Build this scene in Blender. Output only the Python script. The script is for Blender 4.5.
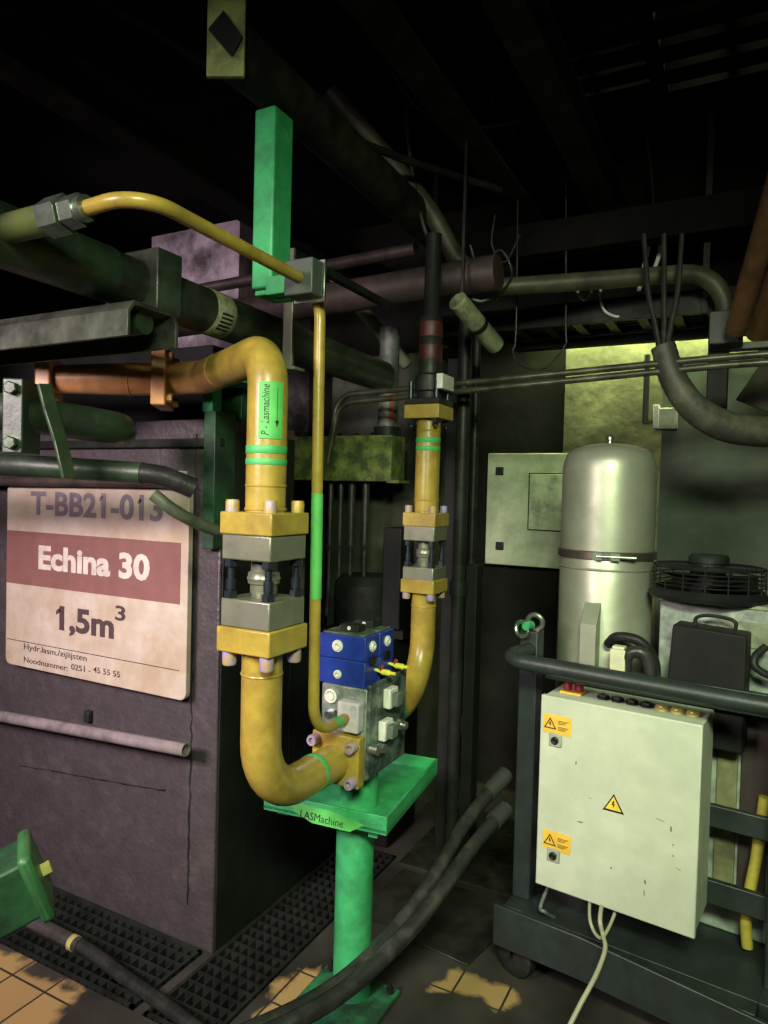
import bpy, bmesh, math, random
from mathutils import Vector as V, Matrix as M4
random.seed(7)
S = bpy.context.scene
COL = S.collection
for o in list(bpy.data.objects): bpy.data.objects.remove(o)
PI = math.pi
# ------------------------------------------------------------------ camera
FPX = 700.0
YAW, PIT, ROL = math.radians(27.7), math.radians(-1.5), math.radians(1.5)
EYE = V((0, 0, 1.6))
f0 = V((-math.sin(YAW), math.cos(YAW), 0)); r0 = V((math.cos(YAW), math.sin(YAW), 0)); u0 = V((0, 0, 1))
cf = f0*math.cos(PIT) + u0*math.sin(PIT); u1 = u0*math.cos(PIT) - f0*math.sin(PIT)
cr = r0*math.cos(ROL) + u1*math.sin(ROL); cu = u1*math.cos(ROL) - r0*math.sin(ROL)
cd = bpy.data.cameras.new('camera'); cam = bpy.data.objects.new('camera', cd); COL.objects.link(cam)
cd.sensor_fit = 'VERTICAL'; cd.sensor_height = 36; cd.lens = 36*FPX/1024; cd.clip_start = .02
m = M4.Identity(4)
for i in range(3):
    m[i][0] = cr[i]; m[i][1] = cu[i]; m[i][2] = -cf[i]; m[i][3] = EYE[i]
cam.matrix_world = m
S.camera = cam
S.view_settings.view_transform = 'Standard'; S.view_settings.look = 'None'
S.view_settings.gamma = 1; S.view_settings.use_curve_mapping = False
S.view_settings.exposure = 0.0
# ------------------------------------------------------------------ light
w = bpy.data.worlds.new('world'); S.world = w; w.use_nodes = True
w.node_tree.nodes['Background'].inputs[0].default_value = (.010, .013, .010, 1)
w.node_tree.nodes['Background'].inputs[1].default_value = 0.35
def area(name, loc, tgt, sx, sy, power, col, spread=180):
    l = bpy.data.lights.new(name, 'AREA'); l.shape = 'RECTANGLE'; l.size = sx; l.size_y = sy
    l.energy = power; l.color = col; l.spread = math.radians(spread)
    o = bpy.data.objects.new(name, l); COL.objects.link(o); o.location = loc
    o.rotation_euler = (V(tgt) - V(loc)).to_track_quat('-Z', 'Y').to_euler(); return o
area('lamp_left', (-1.75, -.9, 2.3), (-2.0, 1.8, .9), 1.0, .5, 40, (1, .80, .84), 85)
area('lamp_right', (.35, -.5, 2.6), (-.6, 2.3, .75), .8, .3, 31, (.86, 1, .66), 85)
area('lamp_far_left', (-3.3, 1.5, 2.7), (-2.8, 3.0, 2.6), .4, .2, 2.6, (1, .80, .88), 70)
area('lamp_back', (-.45, 3.55, 2.55), (-.45, 3.62, 1.6), 1.0, .06, 20, (.86, 1, .45), 150)
area('lamp_loft', (-.4, 2.7, 3.9), (-.4, 2.7, 3.3), 1.2, .6, 9, (.9, 1, .6))
# ------------------------------------------------------------------ helpers
def P(px, py, X=None, Y=None, Z=None, d=None):
    """point of the place seen at photo pixel (px, py) at a known plane or depth"""
    v = cf + cr*((px-384)/FPX) - cu*((py-512)/FPX)
    t = X/v.x if X is not None else Y/v.y if Y is not None else (Z-1.6)/v.z if Z is not None else d
    return EYE + v*t
RACK = M4.Translation((-.578, 2.221, 0)) @ M4.Rotation(math.radians(-6.8), 4, 'Z')
MATS = {}
def mat(name, col, rough=.5, metal=0, dirt=None, damt=.45, dscale=7, bump=0, bscale=60, var=.12, soft=.12):
    if name in MATS: return MATS[name]
    k = bpy.data.materials.new(name); k.use_nodes = True; nt = k.node_tree; N = nt.nodes; L = nt.links
    b = N['Principled BSDF']; b.inputs['Roughness'].default_value = rough; b.inputs['Metallic'].default_value = metal
    tc = N.new('ShaderNodeTexCoord')
    n1 = N.new('ShaderNodeTexNoise'); n1.inputs['Scale'].default_value = dscale; n1.inputs['Detail'].default_value = 8
    n1.inputs['Roughness'].default_value = .65
    L.new(tc.outputs['Object'], n1.inputs['Vector'])
    n2 = N.new('ShaderNodeTexNoise'); n2.inputs['Scale'].default_value = dscale*2.7; n2.inputs['Detail'].default_value = 5
    L.new(tc.outputs['Object'], n2.inputs['Vector'])
    mr = N.new('ShaderNodeMapRange'); mr.inputs['To Min'].default_value = 1-var*1.6; mr.inputs['To Max'].default_value = 1+var*1.6
    mr.inputs['From Min'].default_value = .25; mr.inputs['From Max'].default_value = .75
    L.new(n2.outputs['Fac'], mr.inputs['Value'])
    mu = N.new('ShaderNodeMix'); mu.data_type = 'RGBA'; mu.blend_type = 'MULTIPLY'; mu.inputs['Factor'].default_value = 1
    mu.inputs['A'].default_value = (*col, 1); L.new(mr.outputs['Result'], mu.inputs['B'])
    out = mu.outputs['Result']
    if dirt:
        r = N.new('ShaderNodeMapRange'); c = .72 - .5*damt
        r.inputs['From Min'].default_value = c-soft; r.inputs['From Max'].default_value = c+soft
        L.new(n1.outputs['Fac'], r.inputs['Value'])
        x = N.new('ShaderNodeMix'); x.data_type = 'RGBA'; L.new(r.outputs['Result'], x.inputs['Factor'])
        L.new(out, x.inputs['A']); x.inputs['B'].default_value = (*dirt, 1); out = x.outputs['Result']
    L.new(out, b.inputs['Base Color'])
    rr = N.new('ShaderNodeMapRange'); rr.inputs['To Min'].default_value = max(.05, rough-.1); rr.inputs['To Max'].default_value = min(1, rough+.14)
    L.new(n1.outputs['Fac'], rr.inputs['Value']); L.new(rr.outputs['Result'], b.inputs['Roughness'])
    if bump:
        n3 = N.new('ShaderNodeTexNoise'); n3.inputs['Scale'].default_value = bscale; n3.inputs['Detail'].default_value = 6
        L.new(tc.outputs['Object'], n3.inputs['Vector'])
        bp = N.new('ShaderNodeBump'); bp.inputs['Strength'].default_value = bump; bp.inputs['Distance'].default_value = .01
        L.new(n3.outputs['Fac'], bp.inputs['Height']); L.new(bp.outputs['Normal'], b.inputs['Normal'])
    MATS[name] = k; return k
yellow = mat('yellow_paint', (.325, .235, .040), .3, 0, (.20, .13, .025), .25, 9, .05, 90)
orange = mat('orange_paint', (.50, .25, .09), .34, 0, (.28, .13, .05), .25, 8, .05, 80)
green = mat('green_paint', (.045, .37, .13), .42, 0, (.03, .20, .08), .32, 9, .04, 60)
greend = mat('green_paint_grimy', (.018, .08, .03), .5, 0, (.008, .02, .012), .5, 8, .1, 50)
tapeg = mat('green_tape', (.05, .36, .10), .5)
tapel = mat('green_label', (.085, .42, .09), .55)
ink = mat('black_ink', (.006, .008, .006), .6)
steel = mat('bare_steel', (.20, .21, .15), .34, .5, (.2, .2, .17), .3, 8, .04, 80)
stainless = mat('stainless_tank', (.40, .43, .33), .40, .55, (.31, .33, .24), .4, 5, .02, 30, .05)
dsteel = mat('dark_steel', (.024, .028, .025), .45, .3, (.012, .012, .011), .4, 9, .1, 60)
zinc = mat('zinc_fitting', (.36, .42, .36), .28, .9, (.18, .22, .18), .3, 20)
boltm = mat('blackened_bolt', (.03, .04, .05), .35, .7)
lilac = mat('lilac_flaking_cap', (.25, .22, .50), .55, 0, (.36, .24, .05), .42, 30, .1, 90)
ybolt = mat('yellow_bolt_head', (.36, .25, .04), .4, 0, (.26, .23, .48), .2, 26, .1, 90)
rubber = mat('black_rubber', (.013, .014, .013), .42, 0, (.03, .03, .028), .3, 12, .12, 120)
hosew = mat('worn_hose', (.018, .020, .018), .36, 0, (.05, .05, .043), .26, 14, .12, 120)
pipeg = mat('grey_green_pipe', (.07, .085, .06), .34, .35, (.02, .024, .018), .42, 6, .08, 60)
pipegg = mat('dirty_green_pipe', (.028, .058, .026), .42, .1, (.012, .02, .012), .45, 7, .1, 70)
pipebr = mat('brown_pipe', (.055, .036, .034), .55, .1, (.02, .014, .013), .45, 8, .12, 60)
rust = mat('rusty_orange_pipe', (.17, .08, .035), .55, .1, (.08, .035, .02), .4, 8, .12, 70)
blue = mat('blue_paint', (.014, .036, .26), .36, 0, (.01, .02, .12), .2, 12, .05, 60)
plug = mat('white_plug', (.62, .62, .55), .4)
white = mat('beige_cabinet_paint', (.50, .54, .42), .5, 0, (.38, .42, .31), .38, 5, .015, 30, .06, .2)
whited = mat('grimy_beige_paint', (.34, .38, .26), .55, 0, (.10, .12, .07), .42, 6, .04, 40)
greyp = mat('grey_rack_paint', (.022, .032, .030), .42, .1, (.015, .02, .018), .4, 9, .08, 60)
brass = mat('brass_gland', (.55, .50, .15), .35, .3, (.2, .17, .05), .2, 20)
black = mat('black_plastic', (.010, .011, .011), .4)
blackm = mat('matt_black_sheet', (.008, .009, .009), .55, 0, (.014, .014, .012), .3)
moss = mat('mossy_block', (.20, .26, .06), .6, .1, (.05, .07, .02), .5, 16, .15, 60)
stick = mat('yellow_sticker', (.72, .44, .05), .5)
stickb = mat('warning_yellow', (.70, .50, .06), .5)
red = mat('red_cap', (.30, .035, .025), .4, 0, (.12, .02, .015), .3, 30)
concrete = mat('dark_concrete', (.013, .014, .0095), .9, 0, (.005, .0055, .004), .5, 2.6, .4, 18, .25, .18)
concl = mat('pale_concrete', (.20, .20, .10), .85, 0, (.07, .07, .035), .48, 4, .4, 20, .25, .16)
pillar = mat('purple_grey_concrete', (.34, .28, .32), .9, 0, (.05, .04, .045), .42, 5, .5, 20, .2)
boardm = mat('grey_green_board', (.065, .085, .060), .7, 0, (.035, .045, .033), .5, 3, .1, 20, .15, .2)
soot = mat('sooty_ceiling', (.007, .0055, .005), .95, 0, (.003, .0025, .0025), .5, 4, .3, 20)
sootb = mat('sooty_beam', (.009, .009, .008), .75, .0, (.03, .032, .014), .26, 9, .3, 30)
tankw = mat('plum_grey_steel', (.076, .063, .070), .42, .15, (.048, .040, .044), .45, 9, .4, 55, .18, .2)
cordm = mat('pale_cord', (.30, .30, .20), .5)
yhose = mat('yellow_hose', (.42, .36, .05), .5, 0, (.2, .17, .04), .3)
signm = mat('sign_white', (.48, .44, .39), .55, 0, (.33, .25, .175), .55, 5, .02, 20, .1, .2)
signr = mat('sign_band_red', (.19, .085, .078), .5, 0, (.15, .07, .06), .4, 5, 0, 20, .08)
inkp = mat('sign_plum_ink', (.055, .030, .035), .6)
inkg = mat('sign_slate_ink', (.15, .125, .15), .6)
inkw = mat('sign_white_ink', (.47, .42, .38), .6)
paper = mat('pipe_label', (.34, .36, .22), .55, 0, (.12, .13, .07), .35, 30)
wlight = mat('white_chip', (.55, .55, .5), .5)

for k_ in (blackm, concrete, soot, sootb, rubber, black, dsteel): k_.node_tree.nodes['Principled BSDF'].inputs['Specular IOR Level'].default_value = .2
LOC = {}
class MB:
    def __init__(s, M=None): s.v = []; s.f = []; s.M = M
    def add(s, vs, fs):
        n = len(s.v); s.v += [V(a) for a in vs]; s.f += [tuple(i+n for i in f) for f in fs]; return s
    def box(s, x0, x1, y0, y1, z0, z1):
        return s.add([(x, y, z) for z in (z0, z1) for y in (y0, y1) for x in (x0, x1)],
                     [(0, 2, 3, 1), (4, 5, 7, 6), (0, 1, 5, 4), (2, 6, 7, 3), (0, 4, 6, 2), (1, 3, 7, 5)])
    def obox(s, c, size, R):
        n = len(s.v); a, b, d = [q/2 for q in size]; s.box(-a, a, -b, b, -d, d)
        for i in range(n, len(s.v)): s.v[i] = V(c) + R @ s.v[i]
        return s
    def bar(s, p0, p1, wd, h, up=(0, 0, 1)):
        p0 = V(p0); p1 = V(p1); t = (p1-p0).normalized(); a = V(up).cross(t).normalized(); b = t.cross(a)
        c = [p+a*i*wd/2+b*j*h/2 for p in (p0, p1) for j in (-1, 1) for i in (-1, 1)]
        return s.add(c, [(0, 1, 3, 2), (4, 6, 7, 5), (0, 4, 5, 1), (2, 3, 7, 6), (0, 2, 6, 4), (1, 5, 7, 3)])
    def cyl(s, p0, p1, r, n=24, r1=None):
        return s.lathe([(0, 0), (r, 0), (r if r1 is None else r1, 1), (0, 1)], p0, V(p1)-V(p0), n, unit=(V(p1)-V(p0)).length)
    def lathe(s, prof, o, ax, n=24, unit=1, ph=0):
        o = V(o); t = V(ax).normalized(); a = t.orthogonal().normalized()
        if abs(t.z) > .99: a = V((1, 0, 0))
        b = t.cross(a); base = len(s.v); rings = []
        for r, z in prof:
            if r == 0: rings.append([len(s.v)]); s.v.append(o+t*z*unit)
            else:
                rings.append(list(range(len(s.v), len(s.v)+n)))
                s.v += [o+t*z*unit+(a*math.cos(2*PI*i/n+ph)+b*math.sin(2*PI*i/n+ph))*r for i in range(n)]
        for A, B in zip(rings, rings[1:]):
            for i in range(n):
                j = (i+1) % n
                if len(A) == 1 and len(B) == 1: break
                if len(A) == 1: s.f.append((A[0], B[j], B[i]))
                elif len(B) == 1: s.f.append((A[i], A[j], B[0]))
                else: s.f.append((A[i], A[j], B[j], B[i]))
        return s
    def hexa(s, p0, p1, r): return s.cyl(p0, p1, r, 6)
    def tube(s, pts, r, n=20, bend=0, cap=True, radii=None, inner=None):
        pts = path(pts, bend) if bend else [V(p) for p in pts]
        t = [(pts[min(i+1, len(pts)-1)]-pts[max(i-1, 0)]).normalized() for i in range(len(pts))]
        a = t[0].orthogonal().normalized(); rings = []
        for i, p in enumerate(pts):
            a = (a - t[i]*a.dot(t[i])).normalized(); b = t[i].cross(a); rr = radii[i] if radii else r
            rings.append(len(s.v)); s.v += [p+(a*math.cos(2*PI*k/n)+b*math.sin(2*PI*k/n))*rr for k in range(n)]
        for A, B in zip(rings, rings[1:]):
            s.f += [(A+k, A+(k+1) % n, B+(k+1) % n, B+k) for k in range(n)]
        if cap: s.f += [tuple(rings[0]+k for k in reversed(range(n))), tuple(rings[-1]+k for k in range(n))]
        return s
    def ring(s, c, ax, R, r, n=40, k=10):
        t = V(ax).normalized(); a = t.orthogonal().normalized(); b = t.cross(a)
        base = len(s.v)
        for i in range(n):
            d = a*math.cos(2*PI*i/n)+b*math.sin(2*PI*i/n)
            s.v += [V(c)+d*(R+r*math.cos(2*PI*j/k))+t*r*math.sin(2*PI*j/k) for j in range(k)]
        s.f += [(base+i*k+j, base+((i+1) % n)*k+j, base+((i+1) % n)*k+(j+1) % k, base+i*k+(j+1) % k) for i in range(n) for j in range(k)]
        return s
    def prism(s, pts, vec):
        n = len(pts); b = len(s.v); s.v += [V(p) for p in pts]+[V(p)+V(vec) for p in pts]
        s.f += [tuple(b+i for i in reversed(range(n))), tuple(b+n+i for i in range(n))]
        s.f += [(b+i, b+(i+1) % n, b+n+(i+1) % n, b+n+i) for i in range(n)]; return s
    def build(s, name, material, parent=None, bevel=0, ang=35):
        vs = [s.M @ v for v in s.v] if s.M else s.v
        if parent is not None: loc = LOC[parent.name]
        else:
            lo = V([min(v[i] for v in vs) for i in range(3)]); hi = V([max(v[i] for v in vs) for i in range(3)])
            loc = V(((lo.x+hi.x)/2, (lo.y+hi.y)/2, lo.z))
        me = bpy.data.meshes.new(name); me.from_pydata([v-loc for v in vs], [], s.f)
        bm = bmesh.new(); bm.from_mesh(me); bmesh.ops.recalc_face_normals(bm, faces=bm.faces); bm.to_mesh(me); bm.free()
        me.materials.append(material); me.polygons.foreach_set('use_smooth', [True]*len(me.polygons))
        me.set_sharp_from_angle(angle=math.radians(ang))
        o = bpy.data.objects.new(name, me); COL.objects.link(o)
        if parent is not None: o.parent = parent; LOC[o.name] = loc
        else: o.location = loc; LOC[o.name] = loc
        if bevel:
            q = o.modifiers.new('bevel', 'BEVEL'); q.width = bevel; q.segments = 2; q.limit_method = 'ANGLE'; q.angle_limit = math.radians(40)
        return o
def path(pts, r, seg=10):
    """polyline with circular fillets of radius r at the inner corners"""
    pts = [V(p) for p in pts]; out = [pts[0]]
    for a, b, c in zip(pts, pts[1:], pts[2:]):
        u = (a-b).normalized(); v = (c-b).normalized(); th = u.angle(v)
        if th > 3.1: out.append(b); continue
        q = min(r/math.tan(th/2), (a-b).length*.49 if a is not pts[0] else (a-b).length*.95, (c-b).length*.49 if c is not pts[-1] else (c-b).length*.95)
        rr = q*math.tan(th/2); cc = b+(u+v).normalized()*(rr/math.sin(th/2)); s = b+u*q-cc; e = b+v*q-cc
        for i in range(seg+1):
            k = i/seg; g = s.angle(e); out.append(cc+(s*math.sin((1-k)*g)+e*math.sin(k*g))/math.sin(g))
    out.append(pts[-1]); return out
def smooth(pts, n=8):
    """Catmull-Rom curve through the points"""
    p = [V(q) for q in pts]; p = [p[0]*2-p[1]]+p+[p[-1]*2-p[-2]]; out = []
    for i in range(1, len(p)-2):
        for k in range(n):
            t = k/n; a, b, c, d = p[i-1:i+3]
            out.append(.5*((2*b)+(c-a)*t+(2*a-5*b+4*c-d)*t*t+(3*b-a-3*c+d)*t**3))
    out.append(p[-2]); return out
def tag(o, label, cat, group=None, kind=None):
    o['label'] = label; o['category'] = cat
    if group: o['group'] = group
    if kind: o['kind'] = kind
    return o
def thing(name, label, cat, loc, group=None):
    o = bpy.data.objects.new(name, None); COL.objects.link(o); o.location = loc; LOC[o.name] = V(loc); o.empty_display_size = .05
    return tag(o, label, cat, group)
def struct(o): o['kind'] = 'structure'; return o
def text(name, body, material, parent, o, xd, yd, w=None, h=None, bold=0.0, shear=0, wrap=None, depth=.0006):
    """one line of lettering: bottom-left corner o, baseline along xd, glyph height along yd"""
    c = bpy.data.curves.new(name, 'FONT'); c.body = body; c.size = 1; c.offset = bold; c.shear = shear; c.resolution_u = 3
    t = bpy.data.objects.new(name, c); COL.objects.link(t)
    dg = bpy.context.evaluated_depsgraph_get(); dg.update()
    me0 = bpy.data.meshes.new_from_object(t.evaluated_get(dg)); bpy.data.objects.remove(t)
    vs = [v.co.copy() for v in me0.vertices]; fs = [tuple(p.vertices) for p in me0.polygons]
    x0 = min(v.x for v in vs); x1 = max(v.x for v in vs); y0 = min(v.y for v in vs); y1 = max(v.y for v in vs)
    sx = w/(x1-x0) if w else None; sy = h/(y1-y0) if h else sx
    sx = sx or sy
    xd = V(xd).normalized(); yd = V(yd).normalized(); nrm = xd.cross(yd)
    b = MB()
    if wrap: b.add([wrap((v.x-x0)*sx, (v.y-y0)*sy) for v in vs], fs)
    else: b.add([V(o)+xd*(v.x-x0)*sx+yd*(v.y-y0)*sy+nrm*depth for v in vs], fs)
    return b.build(name, material, parent)
def socket_bolt(b, p, ax, r, h):
    """socket head with a hollow"""
    b.lathe([(0, 0), (r, 0), (r, h*.85), (r*.88, h), (r*.55, h), (r*.5, h*.6), (0, h*.6)], p, ax, 18)
def hexbolt(b, p, ax, r, h): b.lathe([(0, 0), (r, 0), (r, h*.85), (r*.8, h), (0, h)], p, ax, 6)

# ================================================================== SETTING
def floor_material():
    k = bpy.data.materials.new('floor_tiles'); k.use_nodes = True; nt = k.node_tree; N = nt.nodes; L = nt.links; b = N['Principled BSDF']
    tc = N.new('ShaderNodeTexCoord')
    br = N.new('ShaderNodeTexBrick'); br.offset = 0; br.inputs['Scale'].default_value = 1
    br.inputs['Brick Width'].default_value = .16; br.inputs['Row Height'].default_value = .16; br.inputs['Mortar Size'].default_value = .004
    br.inputs['Color1'].default_value = (.40, .27, .10, 1); br.inputs['Color2'].default_value = (.33, .22, .085, 1); br.inputs['Mortar'].default_value = (.03, .025, .02, 1)
    L.new(tc.outputs['Object'], br.inputs['Vector'])
    dn = N.new('ShaderNodeTexNoise'); dn.inputs['Scale'].default_value = 9; dn.inputs['Detail'].default_value = 7; L.new(tc.outputs['Object'], dn.inputs['Vector'])
    sep = N.new('ShaderNodeSeparateXYZ'); L.new(tc.outputs['Object'], sep.inputs[0])
    def mth(op, a, bb):
        q = N.new('ShaderNodeMath'); q.operation = op
        for i, z in enumerate((a, bb)):
            if z is None: continue
            if isinstance(z, (int, float)): q.inputs[i].default_value = z
            else: L.new(z, q.inputs[i])
        return q.outputs[0]
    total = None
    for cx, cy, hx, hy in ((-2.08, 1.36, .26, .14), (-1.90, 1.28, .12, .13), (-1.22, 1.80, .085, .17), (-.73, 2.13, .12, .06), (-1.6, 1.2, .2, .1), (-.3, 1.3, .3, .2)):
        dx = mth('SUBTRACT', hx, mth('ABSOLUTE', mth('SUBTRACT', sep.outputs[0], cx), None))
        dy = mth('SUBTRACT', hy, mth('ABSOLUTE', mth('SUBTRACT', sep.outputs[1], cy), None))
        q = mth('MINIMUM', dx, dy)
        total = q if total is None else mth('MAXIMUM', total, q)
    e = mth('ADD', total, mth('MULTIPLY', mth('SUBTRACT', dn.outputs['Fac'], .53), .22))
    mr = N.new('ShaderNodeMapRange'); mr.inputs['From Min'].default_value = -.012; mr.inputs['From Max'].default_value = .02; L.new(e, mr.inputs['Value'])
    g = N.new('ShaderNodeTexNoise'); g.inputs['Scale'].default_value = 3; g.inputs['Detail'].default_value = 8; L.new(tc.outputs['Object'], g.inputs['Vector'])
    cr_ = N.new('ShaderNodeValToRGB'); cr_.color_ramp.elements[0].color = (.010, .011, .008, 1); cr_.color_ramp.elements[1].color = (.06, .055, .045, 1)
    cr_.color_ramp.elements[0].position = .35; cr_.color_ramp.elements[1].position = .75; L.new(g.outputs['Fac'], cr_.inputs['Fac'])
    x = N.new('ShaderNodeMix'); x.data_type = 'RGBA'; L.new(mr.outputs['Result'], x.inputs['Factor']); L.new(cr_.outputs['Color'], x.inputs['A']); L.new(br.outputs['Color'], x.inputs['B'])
    L.new(x.outputs['Result'], b.inputs['Base Color']); b.inputs['Roughness'].default_value = .55
    bp = N.new('ShaderNodeBump'); bp.inputs['Strength'].default_value = .3; bp.inputs['Distance'].default_value = .01; L.new(g.outputs['Fac'], bp.inputs['Height']); L.new(bp.outputs['Normal'], b.inputs['Normal'])
    return k
fl = MB()
# floor slabs leave two drain pits open under the gratings
PA = (-3.4, -1.62, 1.52, 1.84); PB = (-1.585, -1.33, 1.52, 2.75)
def slab(b, x0, x1, y0, y1): b.box(x0, x1, y0, y1, -.2, 0)
slab(fl, -5, 2.5, -1.5, 1.52); slab(fl, -5, PA[0], 1.52, 4); slab(fl, PA[0], PA[1], 1.84, 4); slab(fl, PA[1], PB[0], 1.52, 4)
slab(fl, PB[0], PB[1], 2.75, 4); slab(fl, PB[1], 2.5, 1.52, 4)
fl.box(-5, 2.5, -1.5, 4, -.3, -.2)
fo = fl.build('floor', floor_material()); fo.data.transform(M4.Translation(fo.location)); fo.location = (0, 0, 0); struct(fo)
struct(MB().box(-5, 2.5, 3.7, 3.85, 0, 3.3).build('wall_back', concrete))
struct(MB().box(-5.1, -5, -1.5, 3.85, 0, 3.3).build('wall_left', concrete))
struct(MB().box(.95, 1.05, .9, 3.7, 0, 3.3).build('wall_right', concrete))
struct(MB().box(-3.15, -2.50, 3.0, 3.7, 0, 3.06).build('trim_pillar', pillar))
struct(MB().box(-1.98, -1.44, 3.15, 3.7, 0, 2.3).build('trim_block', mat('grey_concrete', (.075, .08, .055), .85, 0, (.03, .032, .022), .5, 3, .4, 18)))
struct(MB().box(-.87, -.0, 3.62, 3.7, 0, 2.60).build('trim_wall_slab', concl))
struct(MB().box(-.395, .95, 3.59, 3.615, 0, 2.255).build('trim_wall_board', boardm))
ce = MB()   # ceiling with two open hatches over the right hand side
H1 = (-.80, -.40, 2.42, 2.92); H2 = (-.345, .10, 2.42, 3.02)
for x0, x1, y0, y1 in ((-5, H1[0], -1.5, 3.85), (H1[0], .95, -1.5, 2.42), (H1[1], H2[0], 2.42, 3.85), (H1[0], H1[1], 2.92, 3.85), (H2[0], H2[1], 3.02, 3.85), (H2[1], .95, 2.42, 3.85)):
    ce.box(x0, x1, y0, y1, 3.2, 3.32)
struct(ce.build('ceiling', soot))
struct(MB().box(-5, 1.05, -1.5, 3.85, 4.0, 4.08).build('ceiling_upper', concl))

# ================================================================== LARGE TANK CONTAINER
t = thing('steel_container', 'large plum-grey welded steel tank behind the white sign', 'container', (-2.6, 2.24, 0))
b = MB().box(-3.6, -1.587, 1.838, 2.26, 0.0, 1.84); b.build('body', tankw, t, .006)
MB().box(-1.589, -1.583, 1.850, 2.255, .01, 1.80).build('side_shade', mat('shade_and_plinth_black', (.016, .019, .016), .5, .2, (.008, .009, .008), .4, 5, .2), t, .001)  # dark sheet over the tank's right face, its shade put into the colour
MB().box(-3.0, -1.587, 2.262, 2.64, 0, .95).build('plinth', MATS['shade_and_plinth_black'], t, .004)
b = MB()
pts = [(-1.70+random.uniform(-.004, .004), 1.838, .14+i*.03) for i in range(56)]
b.tube(pts, .004, 6, radii=[random.uniform(.002, .005) for _ in pts]); b.build('weld_seam', dsteel, t)
b = MB(); pts = [(-2.62+i*.035, 1.838, .445+.085*i/26+random.uniform(-.002, .002)) for i in range(24)]
b.tube(pts, .003, 6, radii=[random.uniform(.0015, .004) for _ in pts]); b.build('weld_seam', dsteel, t)
MB().box(-3.6, -1.58, 1.815, 1.845, 1.742, 1.772).build('rim', dsteel, t, .004)
q = P(89, 716, Y=1.83); MB().box(q.x-.014, q.x+.014, 1.815, 1.838, q.z-.022, q.z+.022).build('rod_clip', dsteel, t, .004)
b = MB().cyl((-3.5, 1.765, 1.60), (-1.70, 1.765, 1.62), .019); b.build('handrail', pipebr, t)
for x in (-1.75, -2.35, -3.1): MB().box(x-.012, x+.012, 1.765, 1.84, 1.597, 1.620).build('rail_stub', dsteel, t)
q = P(168, 475.5, Y=1.80); tp = MB().box(q.x-.055, q.x+.055, 1.800, 1.838, q.z-.017, q.z+.017).build('tag_plate', wlight, t, .003)
b = MB()
for s in (-1, 1): b.cyl((q.x+s*.037, 1.802, q.z), (q.x+s*.037, 1.796, q.z), .008, 12)
b.build('rivet', black, tp)
tag(MB().box(-3.3, -1.80, 2.02, 2.22, 1.84, 2.14).build('darkening_box', blackm, bevel=.006), 'black box added on top of the plum-grey tank to darken the gap behind the orange pipe', 'darkening box')  # added box, darkens the gap and hides the lower pillar
# sign
t = thing('equipment_sign', 'white rectangular sign with a red band, reading T-BB21-013, on the tank', 'sign', (-2.166, 1.79, .895))
x0, x1, z0, z1, Y = -2.652, -1.684, .874, 1.60, 1.788
def rrect(x0, x1, z0, z1, y, r, n=6):
    o = []
    for cx, cz, a in ((x1-r, z1-r, 0), (x0+r, z1-r, PI/2), (x0+r, z0+r, PI), (x1-r, z0+r, 1.5*PI)):
        o += [V((cx+r*math.cos(a+i*PI/2/n), y, cz+r*math.sin(a+i*PI/2/n))) for i in range(n+1)]
    return o
MB().prism(rrect(x0, x1, z0, z1, Y, .028), (0, .024, 0)).build('board', signm, t, .003)
zt = (P(10, 532, Y=Y).z+P(184, 541, Y=Y).z)/2; zb = (P(10, 586, Y=Y).z+P(184, 601, Y=Y).z)/2
MB().box(x0+.003, x1-.032, Y-.0012, Y+.001, zb, zt).build('red_band', signr, t)
ys = Y-.0016
def sign_line(body, a, bq, h, m_, bold):
    p = P(*a, Y=ys); q = P(*bq, Y=ys); z = (p.z+q.z)/2
    text('lettering', body, m_, t, (p.x, ys, z), (1, 0, 0), (0, 0, 1), w=q.x-p.x, h=h, bold=bold, depth=0)
sign_line('T-BB21-013', (30.5, 515), (162.5, 522), .094, inkg, .030)
sign_line('Echina 30', (38.3, 571), (149.5, 580), .096, inkw, .040)
sign_line('1,5m', (59, 637), (113.5, 641), .110, inkp, .034)
p = P(115, 619, Y=ys); q = P(124, 620, Y=ys)
text('lettering', '3', inkp, t, (p.x, ys, p.z-.004), (1, 0, 0), (0, 0, 1), w=q.x-p.x+.006, h=.055, bold=.02, depth=0)
sign_line('Hydr.lasm./zijlijsten', (23.8, 653.5), (86.5, 660.5), .030, inkp, .004)
sign_line('Noodnummer:', (23.8, 663.5), (67.5, 669.5), .022, inkp, .004)
sign_line('0251 -', (71, 670), (90.5, 672.7), .022, inkp, .008)
sign_line('45 55 55', (93, 673), (119.8, 677), .022, inkp, .008)
p = P(10, 639, Y=ys); MB().box(x0+.01, x1-.03, ys-.0004, ys+.001, p.z-.0012, p.z+.0012).build('scored_line', inkp, t)
def one_flag(x, y, w_, m_):
    p = P(x, y, Y=ys); MB().prism([(p.x+.002, ys, p.z), (p.x+.002, ys, p.z-w_*.75), (p.x-w_, ys, p.z-w_*1.35), (p.x-w_, ys, p.z-w_*.6)], (0, .0005, 0)).build('lettering', m_, t)
one_flag(60.0, 607.5, .022, inkp); one_flag(102.3, 495.5, .016, inkg); one_flag(141.0, 498.5, .016, inkg)
b = MB().box(-2.05, -2.0, 1.795, 1.838, .88, .90).box(-2.55, -2.50, 1.80, 1.838, .88, 1.55).box(-1.80, -1.75, 1.80, 1.838, .92, 1.55); b.build('back_bracket', dsteel, t)
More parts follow.
